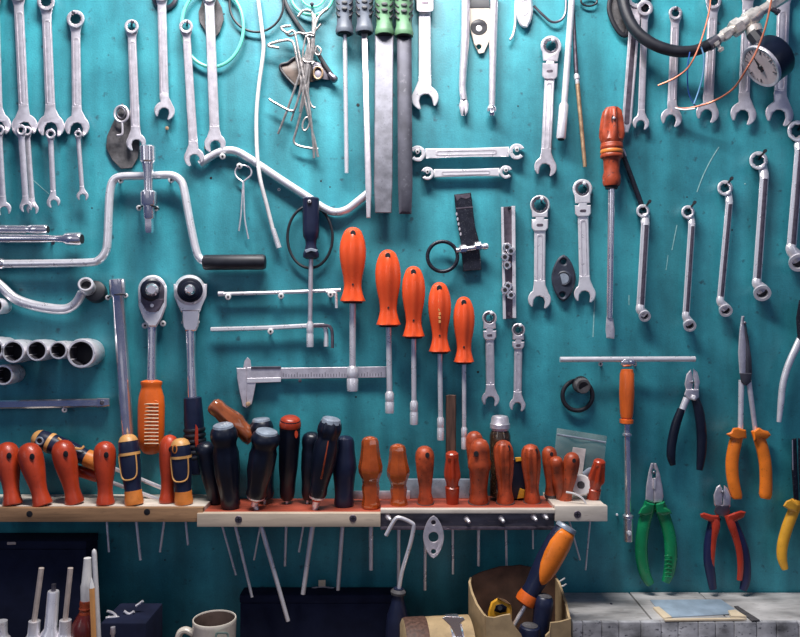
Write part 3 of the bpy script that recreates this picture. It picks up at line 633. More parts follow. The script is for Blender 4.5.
t.add('lower_rod', MB().tube([(577.3, 82, .010), (585, 167, .010)], [2.2, 1.9], 10, sm=1), 'brass_dirty')

# square-handled worn screwdriver and punch behind it
t = Thing('screwdriver', 'worn orange square-shouldered screwdriver hung on the wall', 'screwdriver', P(612, 150, .022))
A, B = P(612, 107, .024), P(611.5, 186, .022)
h = t.add('handle', MB().lathe(A, B, [(0, 1), (.012, 6.2), (.05, 9.2), (.15, 11), (.28, 12.2), (.36, 12.6), (.42, 11.2), (.46, 10.2), (.47, 10.6), (.63, 9.9), (.68, 8.0), (.82, 7.4), (.88, 8.6), (.97, 8.4), (1, 7.4)], 54, flute=(6, .32, .03, .40), twist=.0), 'old_orange')
for k in range(3): t.add('steel_band', MB().lathe(A, B, [(.49+k*.055, 10.5), (.50+k*.055, 10.9), (.525+k*.055, 10.9), (.535+k*.055, 10.4)], 24), 'old_orange' if k != 1 else 'butt_orange', h)
t.add('hanging_hole', MB().plate(circ(613.5, 119.5, 2.2, 14, 5), (), .036, .0385, .3), 'hole_dark', h)
t.add('collar', MB().lathe(P(611.5, 185, .022), P(611.5, 189, .022), [(0, 6.4), (1, 5.8)], 18), 'hole_dark')
t.add('shaft', MB().tube([(611.5, 187, .022), (610.5, 250, .018), (609.5, 318, .012)], 3.4, 12, sm=2), 'chrome')
t.add('blade_tip', MB().plate([(606.5, 314), (605.5, 330), (606.5, 338), (614.5, 339), (615, 330), (612.5, 314)], (), .009, .0145, 1.0), 'satin')
nail(614, 118, 'nail holding up the worn square-shouldered screwdriver', .044, 0, 0, .9, 1.4, 'bright_steel')
t = Thing('drift_punch', 'long dark punch slanting behind the worn orange screwdriver', 'punch', P(630, 180, .008))
t.add('rod', MB().tube([(622, 152, .008), (643, 209, .0095)], [2.4, 2.6], 10, sm=1), 'black_metal')
t.add('clip', MB().plate([(620, 144), (625, 150), (627, 156), (621, 158), (618, 152)], (), .005, .011, .6), 'satin')

# ------------------------------------------------------------------ hose, fittings, gauge, wires
single('rubber_hose', MB().tube([(622, -10, .020), (626, 12, .024), (636, 31, .030), (653, 44, .036), (674, 51, .040), (693, 51, .042), (706, 46, .043), (714, 42, .044)], 5.4, 14), 'black_rubber', 'thick black rubber hose curving to the brass fittings', 'hose')
t = Thing('brass_fitting', 'dirty pale brass tee fitting joining hose and gauge', 'pipe fitting', P(742, 30, .044))
A, B = P(708, 46, .044), P(778, 0, .046)
def seg(x0, x1, r, n=6, nm='nut', mt='fitting'):
    a, b = A.lerp(B, x0), A.lerp(B, x1)
    return t.add(nm, MB().lathe(a, b, [(0, r*.9), (.06, r), (.94, r), (1, r*.9)], n, twist=.3), mt, smooth=30)
seg(0, .14, 5.6, 14, 'hose_clamp', 'dark_steel'); seg(.13, .22, 4.4, 12, 'hose_tail'); seg(.20, .30, 5.8, 6, 'nut'); seg(.30, .36, 4.6, 12, 'neck')
seg(.35, .46, 8.4, 6, 'nut'); seg(.45, .74, 6.6, 14, 'tee_body'); seg(.54, .68, 8.0, 14, 'tee_boss'); seg(.74, .88, 5.0, 14, 'pipe'); seg(.87, 1.12, 6.4, 6, 'nut')
C0 = A.lerp(B, .60); C1 = P(756, 37, .047)
t.add('branch', MB().lathe(C0, C1, [(0, 5), (.45, 5), (.46, 7.4), (.78, 7.6), (.8, 6.4), (1, 6.4)], 14), 'fitting')
t.add('clamp_screw', MB().lathe(P(716, 42, .052), P(722, 51, .050), [(0, 2.6), (.3, 2.6), (.32, 1.6), (.7, 1.6), (.72, 2.8), (1, 2.4)], 10), 'fitting')
t.add('side_screw', MB().lathe(P(772, 9, .05), P(779, 13, .05), [(0, 2.2), (.6, 2.2), (.62, 3.0), (1, 2.6)], 10), 'dark_steel')
# pressure gauge
GN = Vector((-.787, -.05, -.615)).normalized()                 # the dial looks down-left along the wall
F0 = P(760.5, 67, .062); F1 = F0-GN*.031
t = Thing('pressure_gauge', 'round pressure gauge with a pale pink dial and black body', 'gauge', F1)
Rg = 21.5
t.add('stem', MB().lathe(P(752, 33, .048), P(764, 48, .056), [(0, 6.2), (1, 6.4)], 8), 'black_rubber')
bd = t.add('body', MB().lathe(F0, F1, [(0.03, Rg*.93), (.03, Rg), (.9, Rg), (1, Rg*.93), (1, 1)], 40), 'black_plastic')
t.add('bezel', MB().lathe(F0, F1, [(.0, Rg*.88), (-.02, Rg*.93), (-.02, Rg*1.0), (.03, Rg*1.02), (.10, Rg*1.02), (.12, Rg)], 40, cap=False), 'satin', bd)
dl = t.add('dial', MB().lathe(F0, F1, [(.015, Rg*.92), (.05, Rg*.92)], 40), 'dial', bd)
ax = (F0-F1).normalized(); ux = ax.cross(Vector((0, 0, 1))).normalized(); uz = ux.cross(ax).normalized()
if uz.z < 0: uz = -uz
def dialpt(a, r, h): return F0+ax*h+(ux*math.cos(a)+uz*math.sin(a))*(r*Rg*U)
for i in range(19):
    a = math.radians(225-270*i/18); big = i % 3 == 0
    t.add('tick', MB().tube([dialpt(a, .66 if big else .74, .0002), dialpt(a, .84, .0002)], .5 if big else .3, 4, sm=1, raw=True), 'black_rubber', dl)
t.add('needle', MB().tube([dialpt(1.7, .55, .0012), dialpt(1.7+math.pi, .22, .0012)], [.4, 1.5], 6, sm=1, raw=True), 'black_rubber', dl)
t.add('needle_hub', MB().lathe(F0+ax*.0002, F0+ax*.0022, [(0, 2.6), (1, 2.2)], 12), 'black_rubber', dl)
single('copper_wire', MB().tube([(711, -8, .050), (709, 12, .052), (702, 38, .056), (694, 58, .056), (686, 70, .050), (673, 79, .040), (658, 85.5, .030)], .85, 8), 'copper', 'short copper wire crossing the black hose', 'wire', 'loose wires at the gauge')
single('copper_wire', MB().tube([(773, -8, .060), (766, 25, .080), (757, 50, .104), (746, 70, .100), (733, 89, .070), (714, 101, .040), (695, 107, .030), (684, 108.5, .022), (676, 107.5, .018)], .95, 8), 'copper', 'long copper wire curving across the gauge dial', 'wire', 'loose wires at the gauge')
single('copper_wire_end', MB().tube([(695, 108.5, .032), (684, 109.7, .0245), (675, 108, .018)], .9, 6), 'wire_white', 'stripped pale wire tip before the wrench right of hose bend', 'wire', 'loose wires at the gauge')
single('blue_wire', MB().tube([(690, 52, .053), (688, 64, .050), (687.5, 80, .040), (689, 94, .032), (694, 104, .028), (697, 107, .026)], .65, 8), 'wire_blue', 'dark blue wire hanging from the black hose', 'wire', 'loose wires at the gauge')
single('blue_wire', MB().tube([(701, 47, .054), (704, 58, .052), (703, 74, .044), (699, 90, .036), (694, 104, .030)], .75, 8), 'wire_lightblue', 'pale blue wire hanging from the black hose', 'wire', 'loose wires at the gauge')

# ------------------------------------------------------------------ clamp strap, perforated strip
t = Thing('strap_clamp', 'black steel strap clamp with a ring on its bolt', 'clamp', P(466, 240, .006))
s = t.add('strap', MB().plate([(454, 194.5), (471, 192.5), (475, 226), (479, 241), (481.5, 270), (463, 271.5), (461, 244), (457, 222)], (), .004, .011, .8), 'black_metal')
t.add('end_scuff', MB().plate([(455, 195.5), (470, 194), (470.6, 197), (466, 199), (461, 197.5), (457, 201)], (), .0105, .0116, .2), 'satin_recess', s)
t.add('crease', MB().plate([(456, 208), (473, 206.5), (473.2, 207.6), (456.2, 209.2)], (), .0105, .0116, .1), 'satin_recess', s)
for k in range(5): t.add('chipped_edge', MB().plate(circ(456.6+k*1.0, 214+k*5, 1.0, 7, 1.8), (), .010, .0116, .2), 'satin', s)
t.add('ring', MB().tube([(x, y, .014) for x, y in circ(442.5, 256.5, 15, 28)], 1.9, 10, closed=True, sm=2), 'black_metal')
bo = t.add('bolt', MB().tube([(456, 250.5, .016), (487, 246, .016)], 2.6, 10, sm=1), 'chrome')
for x, y in ((463, 247.5), (478, 244.5)):
    t.add('bolt_lug', MB().lathe(P(x-4, y+2, .015), P(x+4, y+1, .015), [(0, 3.0), (.15, 4.4), (.85, 4.4), (1, 3.0)], 8), 'chrome', bo)
t.add('bolt_end', MB().lathe(P(483, 246.8, .016), P(488.5, 246, .016), [(0, 2.8), (.2, 3.4), (.8, 3.4), (1, 2)], 12), 'chrome', bo)

t = Thing('perforated_strip', 'narrow chrome channel strip with small bolted nuts', 'bracket strip', P(508, 260, .005))
t.add('back_plate', MB().plate([(502, 207), (514.5, 206), (515.5, 318), (504, 319)], (), .004, .006, .3), 'satin_recess')
t.add('side_flange', MB().plate([(501, 207), (503.6, 207), (506.0, 319), (503, 319)], (), .004, .014, .3), 'bright_steel')
t.add('side_flange', MB().plate([(511.6, 206), (515.2, 206), (516.2, 318), (512.6, 318)], (), .004, .014, .3), 'bright_steel')
for x, y in ((507, 247), (505, 257), (507, 265), (511, 251), (508, 286), (511, 295), (505, 290)):
    n = t.add('nut', MB().lathe(P(x, y, .006), P(x, y, .020), [(0, 4.4), (.9, 4.4), (1, 3.6)], 8), 'chrome')
    t.add('nut_bore', MB().lathe(P(x, y, .0195), P(x, y, .0206), [(0, 2.1), (1, 2.1)], 10), 'hole_dark', n)
t.add('rivet', MB().lathe(P(509, 314, .006), P(509, 314, .010), [(0, 2.2), (1, 1.8)], 10), 'satin_recess')
nail(508.5, 209, 'nail holding up the chrome channel strip', .018, 1, 1, 1, 1.8, 'black_metal')

# ------------------------------------------------------------------ blue-handled nut driver
def tip_socket(t, x0, y0, x1, y1, d, r, m='bright_steel'):
    s = t.add('socket_tip', MB().lathe(P(x0, y0, d), P(x1, y1, d), [(0, r*.6), (.12, r*.98), (.42, r), (.45, r*.93), (.5, r*.93), (.53, r), (.93, r), (1, r*.94), (1, r*.7), (.85, r*.65)], 16), m)
    return s
t = Thing('nut_driver', 'navy-handled nut driver inside a black rubber loop', 'nut driver', P(311, 230, .026))
h = t.add('handle', MB().lathe(P(311, 197, .026), P(311, 259, .024), [(0, 5), (.01, 7), (.03, 8.2), (.55, 8.5), (.64, 7.6), (.70, 5.6), (.78, 5.2), (.86, 6.6), (.92, 8), (.97, 7.8), (1, 5)], 24, squash=.8, flute=(8, .10, .04, .6)), 'navy_plastic')
t.add('hanging_hole', MB().plate(circ(309.5, 202, 2.4, 12), (), .0345, .0372, .3), 'hole_dark', h)
t.add('white_mark', MB().plate([(304.5, 250), (311, 248), (318, 250), (316, 252), (311, 251), (306, 253)], (), .034, .0366, .3), 'cap_grey', h)
t.add('shaft', MB().tube([(311, 257, .024), (310, 324, .020)], 2.2, 12, sm=1), 'satin')
tip_socket(t, 310, 321, 310, 347, .020, 3.5)
screw(309.5, 201.5, 'screw holding the navy-handled nut driver', .0385, 1.8)

# ------------------------------------------------------------------ five orange nut drivers
ND = [('largest orange nut driver, first of the descending row', 353, 227, 302, 352.5, 366, 391, 14.0, 3.2, 5.6),
      ('orange nut driver, second of the descending row', 387.8, 249.5, 325.5, 389.6, 391, 413, 13.6, 2.8, 4.5),
      ('orange nut driver, middle one of the descending row', 413.4, 266, 337, 414, 400, 424.5, 12.4, 2.5, 4.0),
      ('orange nut driver with worn pale print, fourth of the row', 439.3, 282, 352, 440.6, 416, 440, 12.1, 2.4, 3.5),
      ('smallest orange nut driver, last of the descending row', 463.8, 296.5, 362.5, 464.2, 426, 449, 11.2, 2.1, 3.0)]
for k, (lab, x, y0, y1, xt, ys, y2, r, rs, rt) in enumerate(ND):
    d = .030
    t = Thing('nut_driver', lab, 'nut driver', P(x, y0, d), 'row of orange nut drivers')
    A, B = P(x, y0, d), P(x+(xt-x)*.4, y1, d-.002)
    prof = [(0, .02), (.006, .22), (.025, .42), (.06, .60), (.12, .79), (.20, .93), (.30, 1), (.42, .98), (.54, .88), (.66, .73), (.75, .67), (.80, .66), (.84, .70), (.90, .78), (.96, .90), (.985, .90), (1, .74)]
    h = t.add('handle', MB().lathe(A, B, [(a, b*r) for a, b in prof], 60, flute=(6, .13, .10, .97), twist=math.pi/6), 'orange_driver')
    t.add('hanging_hole', MB().plate(circ(x, y0+6, 2.7, 12, 3.0), (), d+S(r*.4), d+S(r*.74), .3), 'hole_dark', h)
    t.add('moulding_dot', MB().plate(circ(A.x*0+x+(xt-x)*.3, y1-17*(y1-y0)/72, 1.0, 8), (), d+S(r*.45), d+S(r*.635), .2), 'hole_dark', h)
    t.add('base_ring', MB().lathe(A, B, [(.985, r*.70), (1.02, r*.66)], 20), 'hole_dark', h)
    if k == 3:
        for i in range(6):
            t.add('worn_print', MB().plate([(x-1.2+(i % 2)*.6, y0+19+i*3.9), (x+1.4, y0+18.6+i*3.9), (x+1.6, y0+21.4+i*3.9), (x-.6, y0+21.6+i*3.9)], (), d+S(r*.8), d+S(r*.93), .15), 'butt_tan', h)
    t.add('shaft', MB().tube([(x+(xt-x)*.4, y1-1, d-.002), (xt, ys+3, d-.006)], rs, 12, sm=1), 'bright_steel')
    tip_socket(t, xt, ys, xt, y2, d-.006, rt)
    nail(x, y0+6.5, 'nail through the '+lab, d+.012, .5, 0, .9, 1.1, 'bright_steel')
single('wood_stick', MB().plate([(446, 395.5), (449, 394.5), (456, 395), (456, 498), (445.5, 498)], (), .006, .018, .9), 'wood_stick', 'rough dark wooden stick standing behind the rack', 'stick')

# ------------------------------------------------------------------ speeder brace and neighbours, left
t = Thing('speeder_brace', 'chrome cranked speeder brace with a black grip', 'speeder brace', P(150, 220, .014))
t.add('crank', MB().tube([(-12, 264, .018), (40, 263.5, .018), (88, 262.5, .018), (99, 260, .018), (105.5, 252, .018), (107.5, 240, .018), (109, 205, .018), (110.5, 189, .018), (114, 180, .018), (122, 176.5, .018), (140, 176, .018), (160, 175.2, .018), (172, 175.5, .018), (180, 180, .018), (184, 189, .018), (190, 222, .018), (196, 250, .018), (200, 258.5, .018), (206, 262, .018)], 4.0, 14, sm=4), 'bright_steel')
t.add('grip', MB().lathe(P(203, 262.5, .018), P(266, 262, .018), [(0, 3.5), (.01, 6.6), (.04, 7.6), (.95, 7.6), (.99, 6.4), (1, 3)], 22), 'black_rubber')
t.add('chuck', MB().lathe(P(-6, 264, .018), P(5, 263.6, .018), [(0, 5.5), (.8, 5.5), (1, 4)], 14), 'chrome')
screw(120.5, 180.5, 'screw under the speeder brace crank near the gasket plate'); screw(171, 180, 'screw under the speeder brace crank near the bent pipe')
t = Thing('socket_adapter', 'chrome stepped socket adapter hung over the brace crank', 'socket', P(148, 190, .030))
A, B = P(147.5, 146, .034), P(149.5, 233, .030)
L = 87.0
def zz(y): return (y-146)/L
t.add('upper_socket', MB().lathe(A, B, [(0, 6.5), (.012, 7.4), (zz(161), 7.4), (zz(162.5), 6.2), (zz(164), 6.2)], 18), 'chrome')
t.add('upper_bore', MB().lathe(A, B, [(-.004, 4.6), (.01, 4.6)], 12), 'hole_dark')
t.add('stem', MB().lathe(A, B, [(zz(163), 5.8), (zz(168), 5.4), (zz(174), 4.4), (zz(192), 4.2)], 16), 'chrome')
t.add('lower_socket', MB().lathe(A, B, [(zz(191), 6.6), (zz(192.5), 7.8), (zz(204), 7.8), (zz(206), 6.8)], 18), 'chrome')
t.add('collar', MB().lathe(A, B, [(zz(205), 5.4), (zz(218), 5.2), (zz(219), 4.6)], 16), 'chrome')
t.add('square_drive', MB().lathe(A, B, [(zz(218), 4.4), (zz(231), 4.4), (zz(233), 3.4)], 4, twist=math.pi/4), 'chrome', smooth=25)
t.add('tie_wire', MB().tube([(139, 207.5, .020), (144, 206, .034), (150, 205.5, .037), (155, 206.5, .034), (159, 209, .020)], .8, 6), 'black_rubber')
screw(139, 208, 'screw holding the stepped socket adapter, on the gasket plate side', .022, 2.8); screw(156, 208.5, 'screw holding the stepped socket adapter, on the bent pipe side', .022, 2.8)

t = Thing('extension_bar', 'short chrome extension bar above a longer one', 'extension bar', P(20, 231, .014), 'chrome extension bars')
t.add('bar', MB().lathe(P(-10, 229.5, .014), P(48, 229.5, .014), [(0, 4.6), (.62, 4.4), (.66, 3.8), (.72, 4.8), (.98, 4.8), (1, 4)], 16), 'chrome')
t.add('bore', MB().lathe(P(46, 229.5, .014), P(48.4, 229.5, .014), [(0, 3.3), (1, 3.3)], 12), 'hole_dark')
t = Thing('extension_bar', 'chrome extension bar with a flared socket end', 'extension bar', P(20, 239, .018), 'chrome extension bars')
t.add('bar', MB().lathe(P(-10, 238.5, .020), P(82, 239, .020), [(0, 4.4), (.62, 4.0), (.70, 3.4), (.80, 4.2), (.84, 6.4), (.98, 6.6), (1, 5.6)], 18), 'chrome')
t.add('bore', MB().lathe(P(80.5, 239, .020), P(82.4, 239, .020), [(0, 4.6), (1, 4.6)], 14), 'hole_dark')
nail(52, 243, 'nail under the flared chrome extension bar', .022, 0, 1)

t = Thing('curved_box_wrench', 'curved obstruction box wrench with a hollow round end', 'wrench', P(50, 305, .012))
t.add('shank', MB().tube([(-8, 278, .014), (2, 287, .014), (14, 298, .014), (30, 304.5, .014), (50, 308.5, .014), (66, 309, .014), (76, 303, .016), (82, 293, .020)], [4.6, 4.8, 5.0, 5, 5, 4.8, 4.6, 4.6], 12, flat=.8), 'bright_steel')
so = t.add('ring_end', MB().lathe(P(89, 290, .010), P(85.5, 284, .036), [(0, 7.2), (.6, 7.4), (.95, 7.4), (1, 6.6), (1, 5.2), (.5, 5)], 20), 'bright_steel')
t.add('ring_bore', MB().lathe(P(88, 289, .018), P(86.5, 286, .028), [(0, 5.1), (1, 5.1)], 12), 'hole_dark', so)
single('rubber_bung', MB().lathe(P(97, 293, .001), P(94, 290.5, .016), [(0, 10.5), (.9, 10.5), (1, 9)], 20), 'black_rubber', 'black rubber bung behind the curved wrench end', 'bung')

def socket_on_wall(label, x, y, R, dep, d0=.002, grp='sockets standing out of the wall'):
    b = P(x, y, dep); A = Vector((b.x, -d0, b.z)); B = b
    t = Thing('impact_socket', label, 'socket', A, grp)
    t.add('shell', MB().lathe(A, B, [(0, R*.86), (.05, R*.93), (.35, R*.95), (.42, R), (.95, R), (1, R*.94), (1, R*.80), (.45, R*.78)], 28), 'bright_steel')
    hexp = [(1.003, R*.83), (.5, R*.80)]
    t.add('hex_bore', MB().lathe(A, B, [(.46, R*.86), (.50, R*.86)], 6), 'hole_dark')
    t.add('bore_wall', MB().lathe(A, B, [(.995, R*.83), (.48, R*.80)], 6, cap=False), 'dark_steel', smooth=25)
socket_on_wall('wide chrome socket at the open end of the row', -8, 349, 11.5, .046)
socket_on_wall('chrome socket above the ringed hanging one', 13, 351.5, 11.3, .046)
socket_on_wall('medium hexagonal chrome socket in the row', 36.8, 350.5, 10.4, .046)
socket_on_wall('smallest chrome socket in the row', 58.2, 350.2, 8.8, .044)
socket_on_wall('largest chrome socket at the end of the row', 81, 353.5, 14.4, .040)
socket_on_wall('ringed chrome socket hanging under the socket row', 3, 375, 10, .040)
socket_on_wall('pale chrome socket tucked under the curved wrench', -5, 306, 8, .030)

t = Thing('tube_socket_wrench', 'long chrome tubular socket wrench with a flared head', 'socket wrench', P(118, 290, .014))
A, B = P(117, 279, .018), P(128, 440, .016)
t.add('tube', MB().lathe(A, B, [(0, 6.6), (.005, 7.8), (.095, 7.8), (.115, 5.8), (.5, 6.0), (1, 6.0)], 20), 'chrome')
t.add('tie_wire', MB().tube([(108, 297, .010), (113, 295, .026), (118, 294.5, .029), (123, 294.5, .026), (126, 295, .010)], .8, 6), 'black_rubber')
screw(108, 297.5, 'screw holding the tubular socket wrench, on the socket row side', .016, 2.6); screw(125.5, 295.5, 'screw holding the tubular socket wrench, on the ratchet side', .016, 2.6)

# ratchet 1, orange grip
t = Thing('ratchet', 'ratchet with an oval head and ribbed orange grip', 'ratchet', P(152, 340, .014))
f = Fr(152.5, 290, 151.5, 400)
def ell(cx, cy, rx, ry, a0, a1, n): return [(cx+rx*math.cos(math.radians(a0+(a1-a0)*i/n)), cy+ry*math.sin(math.radians(a0+(a1-a0)*i/n))) for i in range(n+1)]
hd = t.add('head', MB().plate(ell(152.5, 290, 14.5, 15, 180, 360, 18)+[(166.5, 306), (162, 318), (156.5, 327), (148.5, 327), (143, 318), (138.5, 306)], (), .006, .024, 1.6), 'bright_steel')
t.add('recess', MB().plate(ell(152.5, 290.5, 12, 12, 180, 360, 16)+[(164, 302), (158.5, 311), (146.5, 311), (141, 302)], (), .0235, .0247, .3), 'dark_steel', hd)
t.add('cover_plate', MB().plate([(141.5, 299), (163.5, 299), (161, 307), (156, 312), (149, 312), (144, 307)], (), .024, .0256, .4), 'satin_recess', hd)
t.add('drive_ring', MB().lathe(P(152.5, 290, .022), P(152.5, 290, .034), [(0, 11.5), (.3, 11.5), (.5, 9.4), (.5, 7)], 26), 'black_plastic', hd)
t.add('drive_ball', MB().lathe(P(152.5, 290, .026), P(151.5, 289.5, .040), [(0, 6.5), (.6, 6.5), (1, 4)], 18), 'chrome', hd)
t.add('cover_screw', MB().lathe(P(152, 305.5, .025), P(152, 305.5, .0275), [(0, 2), (1, 1.6)], 10), 'bright_steel', hd)
t.add('neck', MB().tube([(152.5, 322, .014), (152, 345, .016), (151.5, 384, .018)], [5.2, 4.2, 4.6], 14), 'chrome')
A, B = P(151.5, 380, .020), P(151, 454, .018)
g = t.add('grip', MB().lathe(A, B, [(0, 6), (.02, 10.4), (.05, 10.6), (.08, 9.6), (.13, 10.2), (.22, 12.2), (.35, 13), (.6, 13), (.8, 12.6), (.92, 10.8), (.98, 7.5), (1, 4)], 24, squash=.7), 'grip_orange')
for k in range(12):
    y = 404+k*3.6
    t.add('grip_rib', MB().tube([(144.5, y, .0315), (151.5, y-.2, .0335), (158.5, y, .0315)], .5, 6, sm=2), 'pine', g)
t.add('grip_panel', MB().plate(rrect(Fr(151.5, 400, 151.3, 448), -7.5, 7.5, 0, 47, 4), (), .028, .0312, .5), 'grip_orange', g)
screw(145, 325.5, 'screw at the orange-gripped ratchet neck, towards the tubular wrench', .014, 3); screw(163, 323.5, 'screw at the orange-gripped ratchet neck, towards the other ratchet', .014, 3)

# ratchet 2, black handle
t = Thing('ratchet', 'ratchet with a round head, fork and black handle', 'ratchet', P(191, 340, .014))
fk = t.add('fork', MB().plate([(173.5, 284), (177, 284)]+[(190+14*math.cos(a), 290+14*math.sin(a)) for a in [math.radians(170-160*i/10) for i in range(11)]]+[(204, 284), (207, 284), (206.5, 296), (202, 306), (200, 312), (181, 312), (178, 306), (174, 296)], (), .006, .018, .8), 'bright_steel')
t.add('round_head', MB().lathe(P(190, 290, .006), P(190, 290, .028), [(0, 15), (.6, 15), (.8, 14.2), (.9, 12.5), (1, 12.2)], 32), 'bright_steel')
t.add('dial_ring', MB().lathe(P(190, 290, .026), P(190, 290, .031), [(0, 12.4), (.7, 12), (1, 10)], 30), 'black_plastic')
t.add('inner_ring', MB().lathe(P(190, 290, .030), P(190, 290, .034), [(0, 9), (.8, 8.4), (1, 7)], 26), 'black_plastic')
t.add('drive_ball', MB().lathe(P(190, 290, .032), P(190, 289.5, .042), [(0, 5.5), (.6, 5.2), (1, 3)], 16), 'chrome')
t.add('block', MB().plate([(181.5, 310), (199.5, 310), (198.5, 326), (196, 331), (185, 331), (182.5, 326)], (), .006, .022, 1.2), 'chrome')
t.add('shank', MB().tube([(190.5, 328, .014), (191, 360, .016), (192.5, 400, .018)], [5.2, 4.2, 4.8], 14), 'chrome')
h = t.add('handle', MB().lathe(P(192.5, 397, .020), P(197, 474, .020), [(0, 6), (.01, 8.5), (.35, 9.6), (.40, 9.2), (.8, 11), (.97, 10.6), (1, 7)], 22), 'navy_plastic')
for k in range(6):
    t.add('grip_ring', MB().lathe(P(192.5, 397, .020), P(197, 474, .020), [(.40+k*.07, 10.0+k*.15), (.415+k*.07, 10.6+k*.15), (.435+k*.07, 10.6+k*.15), (.45+k*.07, 10.0+k*.15)], 22), 'black_rubber', h)
t.add('red_mark', MB().plate([(195.5, 424), (198, 428), (198.5, 445), (196, 449), (194.5, 440)], (), .034, .0377, .3), 'plier_red', h)
screw(183, 322.5, 'screw at the round-headed ratchet neck, towards the other ratchet', .012, 1.8); screw(198, 322, 'screw at the round-headed ratchet neck, towards the thin rods', .012, 1.8)

# thin bars, hex keys
t = Thing('rod_bar', 'thin silver rod held above the long hex key', 'rod', P(280, 293, .012))
t.add('bar', MB().tube([(219, 294, .013), (280, 292.5, .013), (341, 290, .013)], 1.9, 10, sm=2), 'bright_steel')
t.add('tip', MB().lathe(P(218.5, 294, .013), P(224, 293.8, .013), [(0, 2.6), (1, 2.6)], 10), 'satin')
t.add('bent_end', MB().tube([(326, 292, .016), (335, 293, .016), (336, 297, .016), (336.5, 308, .016)], 1.5, 8), 'bright_steel')
for x, y, w in ((228, 297, 'under the plain tip of'), (281, 296, 'midway under'), (330.5, 294.5, 'beside the hooked end of')): screw(x, y, 'screw %s the thin silver rod' % w)
t = Thing('hex_key', 'long silver hex key lying above the caliper', 'hex key', P(270, 328, .012))
t.add('long_arm', MB().tube([(211, 329.5, .013), (265, 328, .013), (318, 325.5, .013), (324, 327, .013), (326, 332, .013), (326, 346.5, .013)], 2.3, 6, sm=3), 'bright_steel')
t = Thing('hex_key', 'short dark hex key beside the long one', 'hex key', P(330, 330, .017))
t.add('short_arm', MB().tube([(312, 326, .018), (326, 325.5, .018), (331, 328, .018), (332.3, 335, .018), (332.5, 348, .018)], 1.6, 6, sm=3), 'satin_recess')
screw(270.5, 331.5, 'screw under the long silver hex key')

t = Thing('breaker_bar', 'chrome bar with a square punched end above red handles', 'bar', P(60, 403, .012))
t.add('bar', MB().plate([(-10, 400.5), (98, 398.5), (109, 399), (109.5, 405), (98, 407), (-10, 409)], (), .006, .014, 1.4), 'chrome')
t.add('end_block', MB().plate([(97, 398), (109.5, 398.3), (109.7, 406), (97, 407.6)], (), .005, .0165, 1.0), 'chrome')
t.add('detent', MB().lathe(P(102.5, 402.5, .016), P(102.5, 402.5, .0175), [(0, 2.6), (1, 1.6)], 12), 'dark_steel')
screw(64.5, 410, 'screw under the chrome bar with a punched end', .012, 2.6)

# ------------------------------------------------------------------ caliper
t = Thing('vernier_caliper', 'silver vernier caliper hanging level with jaws down', 'caliper', P(300, 374, .008))
t.add('beam', MB().plate([(237, 368.5), (386, 366.5), (386, 377.5), (237, 379.5)], (), .007, .011, .4), 'satin')
sl = t.add('slider', MB().plate([(247, 367.6), (281, 367.3), (281, 382), (256, 383), (252, 404), (246.5, 408), (246.5, 383)], (), .006, .0132, .4), 'satin')
t.add('vernier_scale', MB().plate([(247, 378.3), (281, 377.5), (281, 382), (247, 383)], (), .013, .0142, .3), 'bright_steel', sl)
t.add('top_rail', MB().plate([(251, 366.6), (281, 366.2), (281, 369), (251, 369.3)], (), .013, .0142, .2), 'dark_steel', sl)
t.add('fixed_jaw', MB().plate([(236.5, 368), (246, 368), (247, 384), (246, 408), (242.5, 406), (239, 390), (237, 378)], (), .006, .0125, .5), 'satin')
t.add('upper_jaw', MB().plate([(243, 368.5), (244.5, 361), (247.5, 357), (250.5, 360), (251.5, 368.5)], (), .006, .011, .5), 'satin')
for i in range(36): t.add('graduation', MB().plate([(283+i*2.8, 377.1-(.02*i)-(3 if i % 5 else 4.6)), (283.5+i*2.8, 377.1-(.02*i)-(3 if i % 5 else 4.6)), (283.5+i*2.8, 377-.02*i), (283+i*2.8, 377-.02*i)], (), .0108, .0113, .05), 'satin_recess')
nail(300, 381, 'nail carrying the beam of the vernier caliper', .016, .3, 0)
nail(248, 404.5, 'brass pin between the caliper jaws', .022, .5, 0, 1.4, 2.4, 'brass_dirty')

# ------------------------------------------------------------------ T-handle
t = Thing('t_handle_wrench', 'T-bar socket wrench with an orange wooden grip', 'T-handle wrench', P(627, 400, .020))
t.add('cross_bar', MB().tube([(560, 359.5, .024), (695, 359, .024)], 2.7, 12, sm=1), 'bright_steel')
t.add('bar_lug', MB().lathe(P(620, 362, .022), P(634, 361.8, .022), [(0, 3), (.2, 5), (.8, 5), (1, 3)], 10), 'chrome')
g = t.add('grip', MB().lathe(P(627, 369, .022), P(626.5, 424, .022), [(0, 4), (.01, 6), (.06, 6.2), (.08, 6.8), (.45, 7.2), (.78, 6.4), (.88, 5.6), (.885, 4.8), (.91, 5.0), (.915, 6.6), (.98, 6.6), (1, 4)], 20), 'wood_orange')
t.add('rod', MB().tube([(626.8, 420, .022), (627.5, 470, .020), (628, 518, .018)], 3.2, 12), 'chrome')
t.add('rod_ring', MB().lathe(P(627, 433, .022), P(627, 436, .022), [(0, 3.4), (.2, 4.6), (.8, 4.6), (1, 3.4)], 14), 'chrome')
t.add('rod_end', MB().lathe(P(628, 514, .018), P(628.3, 541, .018), [(0, 3.4), (.05, 5.2), (.15, 5.2), (.18, 4.5), (1, 4.4)], 14), 'chrome')
t.add('end_ball', MB().lathe(P(628.8, 533, .022), P(629, 533, .027), [(0, 2.6), (.6, 2.6), (1, 1.4)], 10), 'bright_steel')
screw(600.5, 364, 'screw under the long arm of the T-bar', .022, 2.4); screw(634.5, 364, 'screw beside the grip of the T-bar', .022, 2.6)
nail(617, 515, 'short bright nail beside the T-bar rod end', .012, .3, 0, .8, 1.2, 'bright_steel')
t = Thing('rubber_ring', 'black rubber ring with a ribbed grey bush on it', 'ring', P(578, 395, .008))
